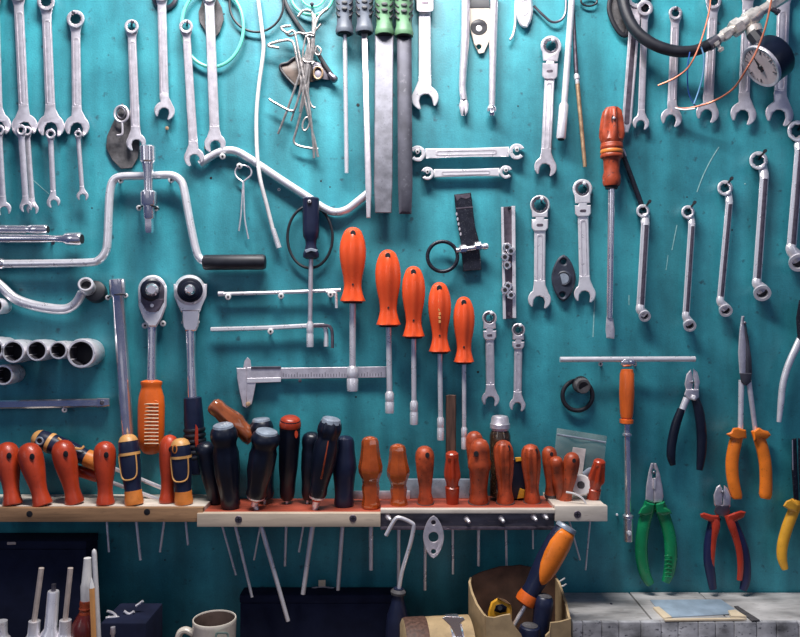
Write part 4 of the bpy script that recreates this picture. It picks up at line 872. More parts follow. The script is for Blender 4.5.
t.add('ring', MB().tube([(x, y, .008) for x, y in circ(577.5, 395.5, 15, 30)], 2.2, 10, closed=True, sm=2), 'black_rubber')
b_ = t.add('bush', MB().lathe(P(580, 384, .004), P(583.5, 386.5, .024), [(0, 6), (.2, 8.6), (.9, 7.4), (1, 6.8), (1, 5)], 18), 'gasket')
t.add('bush_bore', MB().lathe(P(583.3, 386.3, .0235), P(583.5, 386.5, .0243), [(0, 4.8), (1, 4.8)], 14), 'hole_dark', b_)
nail(582, 380, 'nail carrying the rubber ring with the bush', .012, .3, 0)

# ------------------------------------------------------------------ pliers
def pl_handle(t, pts, rad, m, d=.018, flat=.75, nm='handle', parent=None):
    return t.add(nm, MB().tube([(x, y, d if len(p) == 2 else p[2]) for p in pts for x, y in [p[:2]]], rad, 14, flat=flat), m, parent)
# black side cutters
t = Thing('side_cutters', 'side cutters with dipped black handles', 'pliers', P(690, 395, .014), 'pliers hung on the wall')
t.add('jaw', MB().plate([(691, 369), (686.5, 374), (684.5, 384), (686.5, 392), (692, 390), (693, 382), (692.5, 376)], (), .010, .022, 1.2), 'satin')
t.add('jaw', MB().plate([(693, 368.5), (697.5, 372), (700, 382), (698, 391), (694, 391), (694.5, 383), (693, 376)], (), .010, .021, 1.2), 'satin')
t.add('pivot_block', MB().plate([(686, 389), (699, 389), (699, 397), (696, 401), (688, 399), (684, 395)], (), .010, .0235, 1.2), 'satin')
t.add('pivot', MB().lathe(P(693.5, 397.5, .022), P(693.5, 397.5, .026), [(0, 2.6), (.6, 2.6), (1, 1.6)], 14), 'bright_steel')
pl_handle(t, [(687, 398), (684, 405), (681, 413)], [3.6, 3.3, 3.2], 'bright_steel', nm='tang')
pl_handle(t, [(681.5, 409), (676, 424), (672, 442), (671, 456), (673, 465)], [3.8, 4.6, 4.6, 4.4, 2.8], 'black_plastic')
pl_handle(t, [(695, 398), (699, 412), (701.5, 432), (701.5, 452), (699.5, 470)], [4, 5, 5, 4.8, 3], 'black_plastic')
nail(692.5, 383, 'nail holding up the black side cutters', .026, 1, 0, .9, 1.5)
# long nose pliers, orange
t = Thing('long_nose_pliers', 'long-nosed pliers with bright orange handles', 'pliers', P(743, 380, .012), 'pliers hung on the wall')
t.add('jaw', MB().plate([(741.5, 316), (739.5, 330), (738, 352), (739.5, 374), (746, 376), (746.5, 345), (744, 320), (744.5, 316)], (), .010, .020, 1.4), 'satin')
t.add('jaw', MB().plate([(744.6, 318), (748, 335), (751.5, 358), (752, 374), (746, 377), (745.8, 345)], (), .010, .019, 1.2), 'file_dark')
t.add('pivot_block', MB().plate([(739.5, 373), (752, 373), (751, 382), (746, 386), (741, 382)], (), .010, .0215, 1), 'file_dark')
pl_handle(t, [(741.5, 380), (741, 400), (740.5, 430)], [2.9, 2.6, 2.6], 'bright_steel', .016, nm='tang')
pl_handle(t, [(748.5, 380), (752, 405), (755.5, 432)], [2.7, 2.4, 2.4], 'satin', .016, nm='tang')
a = pl_handle(t, [(739.5, 430), (735, 444), (732, 462), (733, 480), (736.5, 495), (737, 498.5)], [5.2, 6.2, 6.2, 6, 5.4, 4.4], 'yellow_orange')
b = pl_handle(t, [(756, 430), (761, 444), (765, 462), (766, 480), (765.5, 494), (765, 498.5)], [5, 6, 6, 6, 6.2, 4.6], 'yellow_orange')
t.add('thumb_guard', MB().plate([(726, 434), (731, 432), (733, 428), (738, 427.5), (746, 430), (746.5, 438), (738, 440), (731, 438)], (), .010, .028, 1.6), 'yellow_orange', a)
t.add('thumb_guard', MB().plate([(753, 431), (759, 427.5), (763, 430), (768, 431), (771, 435), (767, 439), (761, 437.5), (754, 441)], (), .010, .028, 1.6), 'yellow_orange', b)
nail(745, 324, 'nail holding up the long-nosed orange pliers', .024, 1, 0, .9, 1.5)
# green combination pliers
t = Thing('combination_pliers', 'combination pliers with glossy green handles', 'pliers', P(655, 500, .014), 'pliers hung on the wall')
t.add('jaw', MB().plate([(651, 463), (648.5, 472), (646, 487), (645.5, 500), (653.8, 503), (653.8, 480), (652.2, 477), (652, 471), (653.6, 468.5), (653.6, 463)], (), .010, .023, 1.1), 'satin')
t.add('jaw', MB().plate([(654, 463), (656.5, 463.5), (660, 474), (663, 490), (663.5, 497), (662, 503), (654.2, 503), (654.2, 480), (656, 477), (656.2, 471), (654, 468.5)], (), .010, .023, 1.1), 'satin')
t.add('pivot', MB().plate(rrect(Fr(655, 478, 654.6, 490), -1.2, 1.2, 0, 11, 1), (), .022, .0246, .4), 'bright_steel')
a = pl_handle(t, [(651, 503), (646, 516), (642, 536), (641.5, 556), (645, 574), (650.5, 584)], [6.5, 6.2, 6.2, 6.2, 5.6, 4], 'plier_green')
b = pl_handle(t, [(658, 503), (664, 516), (669.5, 536), (671, 556), (669, 572), (665.5, 582)], [6.5, 6.2, 6.2, 6.2, 5.6, 4], 'plier_green')
t.add('thumb_guard', MB().plate([(638, 514), (641, 508), (645, 505), (645, 501), (649, 502.5), (655, 504), (653, 514), (645, 516)], (), .010, .029, 1.6), 'plier_green', a)
t.add('thumb_guard', MB().plate([(655.5, 504), (660, 502.5), (665, 501.5), (664.5, 507), (670, 509.5), (672, 513.5), (663, 516), (657, 513)], (), .010, .029, 1.6), 'plier_green', b)
for k in range(6): t.add('grip_rib', MB().tube([(664.6, 556+k*4.2, .0245), (668, 555.6+k*4.2, .0265), (671.6, 556+k*4.2, .0255)], .6, 6, sm=2), 'plier_green', b)
nail(654, 473.5, 'nail holding up the green combination pliers', .026, 1, 0, .9, 1.5)
# red and blue side cutters
t = Thing('side_cutters', 'side cutters with red and dark blue handles', 'pliers', P(722, 520, .014), 'pliers hung on the wall')
t.add('jaw', MB().plate([(720, 484.5), (716.5, 487), (713.5, 495), (714, 504), (718, 510), (722, 508), (722.2, 500), (723, 494), (722, 488)], (), .010, .022, 1.2), 'satin')
t.add('jaw', MB().plate([(724, 485), (727.5, 488), (731, 496), (730.5, 506), (727, 511), (723, 509), (722.8, 502), (723.6, 492)], (), .010, .022, 1.2), 'satin')
t.add('pivot_block', MB().plate([(716, 505), (729, 505), (730, 512), (727, 518), (721, 516), (716, 515), (714, 511)], (), .010, .0235, 1.0), 'dark_steel')
a = pl_handle(t, [(715.5, 517), (712.5, 528), (709.5, 545), (709, 562), (711, 576), (713, 589)], [5.6, 5.6, 5.6, 5.2, 4.6, 3.6], 'plier_blue')
b = pl_handle(t, [(730, 517), (736, 530), (742.5, 548), (745.5, 565), (745.5, 580), (743, 590)], [5, 5.4, 5.6, 5.2, 4.8, 3.6], 'plier_blue')
t.add('red_inlay', MB().tube([(713.5, 516, .024), (716, 526, .026), (714, 540, .025), (712.5, 560, .022), (712.8, 574, .018)], [4.4, 4.2, 2.6, 2.2, 1.4], 10, flat=.7), 'plier_red', a)
t.add('red_inlay', MB().tube([(728.5, 515, .024), (732, 526, .026), (736, 538, .025), (739.5, 552, .024), (740.5, 568, .023), (739.5, 580, .021)], [4.2, 4, 3.4, 3.2, 3, 2.6], 10, flat=.7), 'plier_red', b)
t.add('thumb_guard', MB().plate([(700, 514), (704, 512.5), (712, 515), (719, 515.5), (720, 520), (715, 523), (707, 520.5), (701, 517.5)], (), .010, .029, 1.5), 'plier_red', a)
t.add('thumb_guard', MB().plate([(727, 515.5), (733, 513), (741, 510.5), (746, 512), (744, 517), (737, 521), (731, 523), (727, 521)], (), .010, .029, 1.5), 'plier_red', b)
nail(722.8, 493, 'nail holding up the red and blue side cutters', .026, 1, 0, .9, 1.5)
# pliers cut by the right edge
t = Thing('long_pliers', 'bare steel pliers with smooth bent handles', 'pliers', P(795, 350, .014), 'pliers hung on the wall')
t.add('jaw', MB().plate([(799, 300), (796, 318), (797, 334), (804, 337), (805, 316), (803, 300)], (), .010, .022, 1.0), 'black_metal')
t.add('jaw', MB().plate([(806, 300), (805.5, 316), (804.5, 337), (811, 334), (812, 318), (809, 300)], (), .010, .022, 1.0), 'black_metal')
t.add('pivot', MB().lathe(P(804, 336, .010), P(804, 336, .025), [(0, 6), (.9, 6), (1, 5)], 16), 'black_metal')
pl_handle(t, [(802, 336), (797, 346), (788, 366), (783, 384), (781, 402), (779, 422)], [3.8, 3.6, 3.4, 3.3, 3.2, 2.2], 'bright_steel')
pl_handle(t, [(806, 336), (811, 346), (820, 366), (825, 384), (827, 402), (829, 422)], [3.8, 3.6, 3.4, 3.3, 3.2, 2.2], 'bright_steel')
t = Thing('gripping_pliers', 'dark-jawed pliers with curved yellow handles', 'pliers', P(796, 500, .014), 'pliers hung on the wall')
t.add('jaw', MB().plate([(792, 439), (796.5, 438), (797.5, 470), (799, 503), (794, 506), (791.5, 470)], (), .010, .022, 1.0), 'black_metal')
t.add('jaw', MB().plate([(798, 438), (803, 439), (806, 470), (806, 506), (800, 503), (798.5, 470)], (), .010, .022, 1.0), 'black_metal')
t.add('jaw_edge', MB().plate([(792, 440), (793, 440), (793.5, 470), (792.5, 470)], (), .020, .0228, .2), 'satin')
a = pl_handle(t, [(797, 500), (793, 512), (787, 528), (782.5, 545), (782, 558), (785, 569)], [5.2, 5.4, 5.4, 5.2, 4.8, 3.2], 'yellow')
t.add('thumb_guard', MB().plate([(783, 506), (786, 501), (791, 499), (799, 505), (797, 512), (789, 510)], (), .010, .028, 1.5), 'yellow', a)
b = pl_handle(t, [(805, 500), (809, 512), (815, 528), (820, 545), (820, 558), (817, 569)], [5.2, 5.4, 5.4, 5.2, 4.8, 3.2], 'yellow')

# ------------------------------------------------------------------ the racks
# (px of handle base, d) of every driver that goes through; collected first so the boards can be drilled
G_L, G_M, G_R = 'screwdrivers in the brown rack board', 'screwdrivers in the pale rack board', 'screwdrivers above the iron strip'
Z_L = P(0, 508, .080).z; Z_M = P(0, 513.5, .085).z
DR = []      # (label, group, kind, top(px,py,d), base(px,py,d), r, tip(px,py) or None, rs)
def dr(label, g, kind, top, base, r, tip=None, rs=1.5): DR.append((label, g, kind, top, base, r, tip, rs))
dr('red-handled screwdriver at the far end of the brown board', G_L, 'red', (6, 442, .050), (13, 505, .048), 10.8)
dr('leaning red-handled screwdriver with a thick head', G_L, 'red', (27, 443, .058), (43, 505.5, .050), 11)
dr('red-handled screwdriver in front of the yellow-banded handle', G_L, 'red', (61, 440, .054), (75, 503.5, .048), 10.8)
dr('upright red-handled screwdriver between two banded ones', G_L, 'red', (104.5, 441, .052), (105.5, 504.5, .050), 10.3, (109, 552), 1.1)
dr('banded navy screwdriver in front of the tubular wrench', G_L, 'banded', (127.5, 434, .052), (134.5, 504.5, .050), 9.6, (140.5, 560), 1.4)
dr('red-handled screwdriver half hidden by a banded one', G_L, 'red', (170, 434.5, .042), (167, 502.5, .042), 9.4, (160, 552), 1.3)
dr('banded navy screwdriver with an eyelet beside the black ones', G_L, 'banded_eye', (180, 438, .056), (184, 504, .052), 9.6, (188, 545), 1.2)
dr('slim black screwdriver leaning beside the round ratchet', G_M, 'slim', (204, 442, .046), (216, 504, .044), 9.4, (236, 575), 1.2)
dr('black screwdriver with a knobbed grey cap', G_M, 'knob', (223, 425, .074), (231, 508, .052), 12.6, (252, 597), 1.6)
dr('black screwdriver with a grey cap, behind its twin', G_M, 'knob', (261, 419, .034), (266, 497, .030), 11.4, (254, 560), 1.1)
dr('black screwdriver with a grey cap, in front of its twin', G_M, 'knob_tip', (267, 431, .082), (256, 497, .064), 13.4, (288, 621), 2.4)
dr('black screwdriver with a red cap', G_M, 'redcap', (290.5, 418, .056), (287, 499, .050), 10.4, (285, 566), 1.5)
dr('slim black screwdriver behind the red-striped one', G_M, 'slim', (312, 432, .040), (308, 499, .034), 9.4, (299, 552), 1.2)
dr('black screwdriver with a faceted cap and red stripe', G_M, 'stripe', (331.5, 419, .076), (317, 497, .064), 11.8, (303, 594), 2.6)
dr('plain black screwdriver with a dented waist', G_M, 'dent', (344.5, 435.5, .046), (344, 506, .046), 12, (338, 590), 2.2)
dr('larger transparent amber screwdriver', G_M, 'amber', (370, 436, .058), (371, 508, .056), 11.6, (371, 570), 2.2)
dr('smaller transparent amber screwdriver', G_R, 'amber', (397.5, 443.5, .056), (399, 507.5, .056), 11, (398.5, 590), 1.8)
dr('red screwdriver with a round hole, beside the amber ones', G_R, 'worn', (424.5, 446, .056), (425.5, 506.5, .054), 9.2, (425, 590), 1.7)
dr('short faceted red screwdriver', G_R, 'hexworn', (452, 451.5, .058), (452.5, 506.5, .056), 8.8, (453, 574), 1.3)
dr('dark red screwdriver peeping out behind a bigger one', G_R, 'worn', (474, 431, .036), (477, 497, .036), 8.6)
dr('big worn red screwdriver with a stepped shoulder', G_R, 'step', (480, 439, .062), (478.5, 506, .056), 11.2, (478.5, 566), 1.6)
dr('worn red fluted screwdriver in front of the jar', G_R, 'flute', (503, 440.5, .058), (505.5, 506, .056), 9.8, (507, 590), 1.2)
dr('worn red fluted screwdriver beside the jar', G_R, 'flute', (530.5, 444.5, .056), (532.5, 505, .054), 9.4, (533, 549), 1.0)
dr('small red screwdriver with a square hole, behind others', G_R, 'worn', (549, 446.5, .042), (551.5, 497, .040), 7.4)
dr('small hole-less red screwdriver in the crowded end', G_R, 'plain', (555.5, 457, .058), (562, 505, .056), 6.4)
dr('leaning small red screwdriver with a scuffed hole', G_R, 'worn', (573, 452.5, .058), (564.5, 506, .060), 7.8, (580, 560), 1.0)
dr('leaning red screwdriver at the pale end block', G_R, 'hexworn', (600, 459.5, .056), (591.5, 505, .056), 8.0, (585.5, 570), .9)

def base_on(base, zt):
    """keep the handle base exactly on the board: solve the depth from the pixel row"""
    px, py, d = base
    # z of ray at depth d must equal zt -> d from the row
    s = zt/((CY-py)*U); return (px, py, min(max(D*(1-s), .030), .066))
boards = {}
for i, q in enumerate(DR):
    zt = Z_L if q[1] == G_L else Z_M
    b = q[4] if q[2] in ('knob_tip', 'stripe') else base_on(q[4], zt); DR[i] = q[:4]+(b,)+q[5:]
def fz(z0):
    return lambda x, y, h: Vector((x, y, z0+h))
def drilled(t, name, x0, x1, y0, y1, zt, th, m, grp, parent=None):
    holes = []
    for q in DR:
        if q[1] not in grp: continue
        b = P(*q[4]); bx, by = b.x, b.y
        r = .0042
        if x0+.006 < bx < x1-.006:
            h = circ(bx, by, r, 10)
            if all(math.hypot(bx-k[0], by-k[1]) > .0098 for k, _ in holes): holes.append(((bx, by), h))
    # boards are described in metres, so the bevel is in metres too
    mb = MB().plate([(x0, y0), (x1, y0), (x1, y1), (x0, y1)], [h for _, h in holes], -th, 0, .0004, fn=lambda x, y, h: Vector((x, y, zt+h)))
    return t.add(name, mb, m, parent)
xl0, xl1 = P(-40, 508, .08).x, P(203, 508, .08).x
t = Thing('rack_board', 'brown wooden rack board full of red-handled screwdrivers', 'tool rack', Vector((xl0, -.04, Z_L-.02)), 'wooden screwdriver racks')
drilled(t, 'top_board', xl0, xl1, -.078, -.001, Z_L, .008, 'wood_end', (G_L,))
t.add('front_rail', MB().box((xl0, -.082, P(0, 522, .082).z), (xl1, -.072, Z_L+.0005), .0008), 'wood_brown')
for x, y in ((29.5, 514), (147, 512)):
    t.add('screw_hole', MB().plate(circ(x, y, 3.2, 16), (), .080, .0823, .1), 'hole_dark')
xm0, xm1, xm2, xm3 = P(197, 513, .086).x, P(380.5, 513, .086).x, P(555, 513, .086).x, P(607.5, 513, .086).x
t = Thing('rack_board', 'pale wooden rack board with red painted top and iron strip', 'tool rack', Vector((xm0, -.04, Z_M-.02)), 'wooden screwdriver racks')
drilled(t, 'top_board', xm0, xm1, -.080, -.001, Z_M, .008, 'wood_red', (G_M,))
drilled(t, 'top_board', xm1, xm2, -.080, -.001, P(0, 510.5, .085).z, .006, 'wood_red', (G_R,))
drilled(t, 'top_board', xm2, xm3, -.080, -.001, P(0, 507, .085).z, .006, 'wood_end', (G_R,))
fr1 = t.add('front_rail', MB().box((xm0, -.0865, P(0, 527, .0865).z), (xm1, -.076, Z_M+.0004), .0009), 'wood_light')
fr2 = t.add('front_rail', MB().box((xm2, -.0865, P(0, 521.5, .0865).z), (xm3, -.076, P(0, 506, .0865).z), .0009), 'wood_end')
t.add('shelf_edge', MB().box((xm1, -.0865, P(0, 513.5, .0865).z), (xm2, -.076, P(0, 509.5, .0865).z), .0006), 'wood_end')
ir = t.add('iron_strip', MB().box((xm1, -.0805, P(0, 527, .0805).z), (xm2, -.070, P(0, 513, .0805).z), .0006), 'iron_strip')
t.add('strip_lip', MB().box((xm1, -.0855, P(0, 530, .0855).z), (xm2, -.079, P(0, 527, .0855).z), .0006), 'satin_recess')
for x, y, p, dd in ((238.5, 519.5, fr1, .0865), (353, 518.5, fr1, .0865), (577.5, 514.5, fr2, .0865)):
    s_ = t.add('wood_screw', MB().plate(circ(x, y, 3.7, 18), (), dd-.002, dd+.0010, .5), 'satin_recess', p)
    t.add('cross_slot', MB().plate([(x-2.2, y-.5), (x-.5, y-.5), (x-.5, y-2.2), (x+.5, y-2.2), (x+.5, y-.5), (x+2.2, y-.5), (x+2.2, y+.5), (x+.5, y+.5), (x+.5, y+2.2), (x-.5, y+2.2), (x-.5, y+.5), (x-2.2, y+.5)], (), dd, dd+.0016, .1), 'hole_dark', p)
for x, y in ((388, 517), (467, 519.5), (501.5, 519), (534, 517.5), (545, 516)):
    t.add('bolt', MB().lathe(P(x-1, y-1.5, .080), P(x+2.5, y+3, .090), [(0, 2.6), (.4, 2.6), (.42, 1.6), (.9, 1.6), (1, 1.0)], 10), 'bright_steel', ir)

# handle profiles (t from the butt to the base, r as a share of the widest)
PF = {
 'red': [(0, .02), (.01, .3), (.03, .55), (.07, .78), (.14, .95), (.24, 1), (.38, .96), (.52, .84), (.66, .70), (.78, .64), (.88, .70), (.95, .80), (.985, .80), (1, .72)],
 'banded': [(0, .02), (.01, .45), (.04, .72), (.10, .92), (.18, .99), (.35, 1), (.55, .97), (.66, .88), (.74, .80), (.84, .78), (.92, .84), (.98, .86), (1, .8)],
 'slim': [(0, .02), (.01, .5), (.04, .82), (.09, .98), (.16, 1), (.24, .90), (.30, .96), (.55, .92), (.75, .76), (.9, .72), (.97, .6), (1, .5)],
 'knob': [(.02, .74), (.05, .90), (.10, 1), (.16, 1), (.21, .86), (.25, .84), (.34, .98), (.58, .96), (.74, .80), (.86, .70), (.95, .74), (1, .6)],
 'redcap': [(.02, .90), (.06, .96), (.3, 1), (.6, .92), (.78, .74), (.9, .72), (.97, .64), (1, .5)],
 'amber': [(0, .02), (.01, .35), (.035, .58), (.08, .70), (.14, .72), (.30, .84), (.42, 1.0), (.50, .97), (.60, .72), (.66, .66), (.72, .74), (.84, .64), (.93, .76), (.98, .76), (1, .68)],
 'dent': [(0, .02), (.01, .45), (.04, .70), (.1, .80), (.2, .82), (.36, .94), (.46, 1), (.56, .90), (.70, .80), (.85, .74), (.95, .80), (1, .70)],
 'worn': [(0, .02), (.012, .40), (.04, .68), (.10, .92), (.18, 1), (.36, .98), (.52, .86), (.66, .72), (.78, .70), (.90, .84), (.97, .88), (1, .8)],
 'hexworn': [(0, .02), (.01, .48), (.035, .66), (.09, .72), (.14, .76), (.40, 1.0), (.46, .98), (.54, .70), (.62, .64), (.64, .78), (.70, .76), (.9, .68), (1, .60)],
 'step': [(0, .02), (.01, .36), (.035, .58), (.09, .76), (.16, .84), (.30, .90), (.34, 1.0), (.42, .96), (.46, .86), (.62, .78), (.74, .70), (.86, .78), (.95, .88), (1, .8)],
}
PF['banded_eye'] = PF['banded']; PF['stripe'] = PF['knob']; PF['knob_tip'] = PF['knob']; PF['flute'] = PF['worn']; PF['plain'] = PF['slim']
HM = {'red': 'red_handle', 'banded': 'navy_plastic', 'banded_eye': 'navy_plastic', 'slim': 'black_plastic', 'knob': 'black_plastic', 'knob_tip': 'black_plastic', 'redcap': 'black_plastic',
      'stripe': 'black_plastic', 'dent': 'navy_plastic', 'amber': 'amber', 'worn': 'worn_red', 'hexworn': 'red_handle', 'step': 'worn_red', 'flute': 'worn_red', 'plain': 'worn_red'}
FL = {'knob': (8, .08, .26, .8), 'knob_tip': (8, .08, .26, .8), 'stripe': (8, .12, .0, .24), 'redcap': (6, .10, .1, .75), 'amber': (6, .16, .10, .52), 'hexworn': (6, .3, .1, .52), 'flute': (8, .2, .06, .75), 'worn': (6, .1, .25, .8), 'banded': (4, .06, .1, .7), 'banded_eye': (4, .06, .1, .7)}
def facing(A, B, t, px_off, r, rr, ry, mm, T, nm, parent):
    """a small disc lying on the camera side of a handle"""
    c = A.lerp(B, t); pd = -c.y
    px = CX+c.x/(U*(D-pd)/D)+px_off; py = CY-c.z/(U*(D-pd)/D)
    return T.add(nm, MB().plate(circ(px, py, rr, 12, ry), (), pd+S(r*.3), pd+S(r), .25), mm, parent)
for lab, g, kind, top, base, r, tip, rs in DR:
    A, B = P(*top), P(*base)
    t = Thing('screwdriver', lab, 'screwdriver', B, g)
    n = 8 if kind == 'amber' else 48 if kind in FL else 22
    h = t.add('handle', MB().lathe(A, B, [(a, b*r) for a, b in PF[kind]], n, flute=FL.get(kind) if kind != 'amber' else None), HM[kind], smooth=24 if kind == 'amber' else 30 if kind in ('hexworn', 'step') else 38)
    if kind in ('red', 'worn'):
        facing(A, B, .22 if kind == 'red' else .15, {'red': 1.5, 'worn': 3.0}[kind]*(r/10), r*1.0, r*.24, r*.30, 'hole_dark', t, 'hanging_hole', h)
    if kind == 'step': facing(A, B, .22, -3.5, r*.92, 2.6, 3, 'hole_dark', t, 'hanging_hole', h)
    if kind == 'flute':
        facing(A, B, .12, 5.5, r*.72, 1.6, 3.2, 'hole_dark', t, 'hanging_hole', h)
    if kind in ('banded', 'banded_eye'):
        R = lambda tt: next(b0+(b1-b0)*(tt-a0)/(a1-a0) for (a0, b0), (a1, b1) in zip(PF['banded'], PF['banded'][1:]) if a0 <= tt <= a1)*r*1.03
        t.add('butt_cap', MB().lathe(A, B, [(x, R(x)) for x in (0, .01, .04, .08, .10)], 24), 'butt_tan', h)
        t.add('base_cap', MB().lathe(A, B, [(x, R(min(x, .995))*1.02) for x in (.80, .86, .92, .97, .995)], 24), 'butt_orange', h)
        t.add('band', MB().lathe(A, B, [(x, R(x)*1.005) for x in (.26, .265, .295, .30)], 24, cap=False), 'butt_tan', h)
        a = (B-A).normalized(); sd = a.cross(Vector((0, 1, 0))).normalized()
        fwd = Vector((0, -1, 0)); fwd = (fwd-a*a.dot(fwd)).normalized()
        for sgn in (-1, 1):
            pts = [A.lerp(B, tt)+(sd*sgn*math.sin(ang)+fwd*math.cos(ang))*R(tt)*U for tt, ang in ((.29, .95), (.45, .95), (.58, .85), (.63, .5), (.64, .0))]
            t.add('inlay_line', MB().tube(pts, .7, 6, sm=3, raw=True), 'butt_tan', h)
        if kind == 'banded_eye':
            e = facing(A, B, .17, -6, r*.95, 2.8, 4.6, 'butt_orange', t, 'eyelet', h)
            facing(A, B, .17, -6, r*1.0, 1.6, 3.2, 'hole_dark', t, 'eyelet_hole', h)
    if kind in ('knob', 'knob_tip', 'stripe'):
        t.add('end_cap', MB().lathe(A, B, [(-.012, .2), (-.010, r*.62), (.0, r*.72), (.03, r*.78), (.045, r*.82)], 24), 'cap_grey', h)
        t.add('base_collar', MB().lathe(A, B, [(.97, r*.60), (.985, r*.66), (1.01, r*.62)], 20), 'satin' if kind != 'knob' else 'black_plastic', h)
    if kind in ('knob_tip', 'stripe'):
        a = (B-A).normalized()
        t.add('bolster', MB().lathe(B, B+a*S(9), [(0, 2.6), (.5, 3.4), (.55, 3.2), (1, 3.4)], 10), 'bright_steel')
        t.add('bolster_ring', MB().lathe(B, B+a*S(4), [(0, 3.6), (1, 3.8)], 10), 'orange_driver')
    if kind == 'stripe':
        a = (B-A).normalized(); fwd = Vector((0, -1, 0)); fwd = (fwd-a*a.dot(fwd)).normalized(); sd = a.cross(fwd).normalized()
        t.add('red_stripe', MB().tube([A.lerp(B, tt)+(fwd*math.cos(.15)-sd*math.sin(.15))*k*r*U for tt, k in ((.24, .80), (.34, .93), (.55, .94), (.72, .76))], [.5, .8, .9, 1.2], 6, sm=3, raw=True), 'worn_red', h)
    if kind == 'redcap':
        t.add('end_cap', MB().lathe(A, B, [(-.015, .2), (-.012, r*.62), (.01, r*.86), (.05, r*.97), (.09, r*1.0), (.10, r*.98)], 26), 'red_handle', h)
        for k in (.20, .22): t.add('side_hole', facing(A, B, k, (6.5 if k == .20 else -1.5), r*.98, 1.8, 4, 'red_handle' if k == .20 else 'black_rubber', t, 'cap_eye', h) and MB().lathe(A, B, [(.11, r*.985), (.12, r*.99)], 20, cap=False), 'black_rubber', h)
    if kind in ('worn', 'step', 'flute'):
        t.add('base_ring', MB().lathe(A, B, [(.93, r*.92), (1.003, r*.86)], 20), 'gasket', h)
    # shaft through the drilled board
    if kind in ('knob_tip', 'stripe'): start = B+(B-A).normalized()*S(7)
    else: start = B+(A-B).normalized()*.002
    if tip:
        e = P(tip[0], tip[1], base[2])
        zt = (Z_L if g == G_L else Z_M)-.024
        mid = Vector((B.x, B.y, zt))
        # the part inside the hole stays upright, then follows the drawn slant
        e = P(tip[0], tip[1], -B.y)
        t.add('shaft', MB().tube([start, e] if True else [start, mid, e], [rs, rs*.9] if rs < 2.4 else [rs, rs*.85], 10, sm=1, raw=True), 'bright_steel')
    else:
        t.add('shaft', MB().tube([start, B+(B-A).normalized()*.018], 1.4, 8, sm=1, raw=True), 'dark_steel')

# lying tools on top of the racks
t = Thing('screwdriver', 'banded navy screwdriver lying slanted behind the red handles', 'screwdriver', P(60, 445, .022), G_L)
A, B = P(33, 436, .026), P(100, 463, .026)
r = 9.6
h = t.add('handle', MB().lathe(A, B, [(a, b*r) for a, b in PF['banded']], 24), 'navy_plastic')
t.add('butt_cap', MB().lathe(A, B, [(0, .2), (.01, 4.6), (.04, 7.2), (.10, 9.1)], 22), 'butt_tan', h)
t.add('band', MB().lathe(A, B, [(.24, 9.9), (.28, 10), (.29, 9.8)], 22, cap=False), 'butt_tan', h)
t.add('inlay', MB().tube([(58, 438, .040), (68, 446, .0405), (80, 449, .039), (84, 446, .036)], 1.2, 6), 'butt_tan', h)
t.add('base_cap', MB().lathe(A, B, [(.80, 8.2), (.9, 8.6), (.98, 8.6), (1, 7)], 22), 'butt_orange', h)
t.add('eyelet', MB().tube([(x, y, .0405) for x, y in circ(39.5, 441, 3.4, 14)], .9, 6, closed=True, sm=2), 'cap_grey', h)
t.add('eyelet_hole', MB().plate(circ(39.5, 441, 2.8, 12), (), .036, .0402, .2), 'hole_dark', h)
t.add('shaft', MB().tube([(98, 462, .026), (162, 488, .026)], 2.1, 8, sm=1), 'bright_steel')
t = Thing('screwdriver', 'red-handled screwdriver lying slanted between upright red handles', 'screwdriver', P(80, 474, .020), G_L)
h = t.add('handle', MB().lathe(P(74, 469, .022), P(100, 478, .022), [(0, .5), (.05, 4.5), (.2, 5.6), (.9, 5.2), (1, 3.5)], 18), 'red_handle')
t.add('shaft', MB().tube([(98, 477.5, .024), (160, 500, .026)], 2.0, 8, sm=1), 'bright_steel')
t = Thing('screwdriver', 'brown transparent screwdriver lying slanted over the black handles', 'screwdriver', P(235, 420, .040), G_M)
h = t.add('handle', MB().lathe(P(211, 403, .040), P(251, 437, .034), [(0, .4), (.01, 5), (.05, 7.6), (.13, 8.6), (.25, 8.2), (.5, 10.2), (.62, 10.6), (.72, 8.4), (.8, 8.0), (.95, 8.8), (1, 7.5)], 28, flute=(6, .18, .2, .7)), 'amber_brown')
t.add('base_cap', MB().lathe(P(246, 433, .0345), P(253, 439, .0335), [(0, 8.2), (.6, 8.6), (1, 7.6)], 6), 'worn_red', h)
t.add('shaft', MB().tube([(252, 438, .034), (266, 450, .012)], 1.6, 8, sm=1), 'chrome')

t = Thing('flat_bar', 'flat blue-grey steel bar lying at the back of the rack', 'bar', P(420, 485, .012))
zb = P(0, 510.5, .085).z
t.add('blade', MB().box((P(398, 0, .014).x, -.018, zb+.0002), (P(486, 0, .014).x, -.008, zb+.028), .001), 'cap_grey')
t.add('rail', MB().box((P(352, 0, .014).x, -.022, zb+.0002), (P(410, 0, .014).x, -.018, zb+.012), .001), 'satin')
# jar
t = Thing('jar', 'small spice jar with a silver lid behind the rack handles', 'jar', P(500, 480, .026))
b_ = t.add('glass_body', MB().lathe(P(500, 496, .026), P(500, 430, .026), [(0, 8), (.01, 10), (.8, 10.4), (.92, 10.2), (1, 8.4)], 26), 'glass_brown')
t.add('lid', MB().lathe(P(500, 432, .026), P(500, 415.5, .026), [(0, 8.2), (.2, 8.6), (.25, 9.8), (.5, 9.8), (.55, 9), (.85, 8.4), (.96, 7.4), (1, 5)], 26), 'satin')
t = Thing('tape_measure', 'little dark and yellow gadget between two fluted red screwdrivers', 'gadget', P(519, 480, .022))
t.add('body', MB().plate(rrect(Fr(518.5, 458, 519, 500), -8, 8, 0, 42, 4), (), .014, .030, 1.5), 'black_plastic')
t.add('yellow_edge', MB().plate([(515, 457.5), (521, 457), (522, 461), (516, 462)], (), .026, .0312, .5), 'yellow')
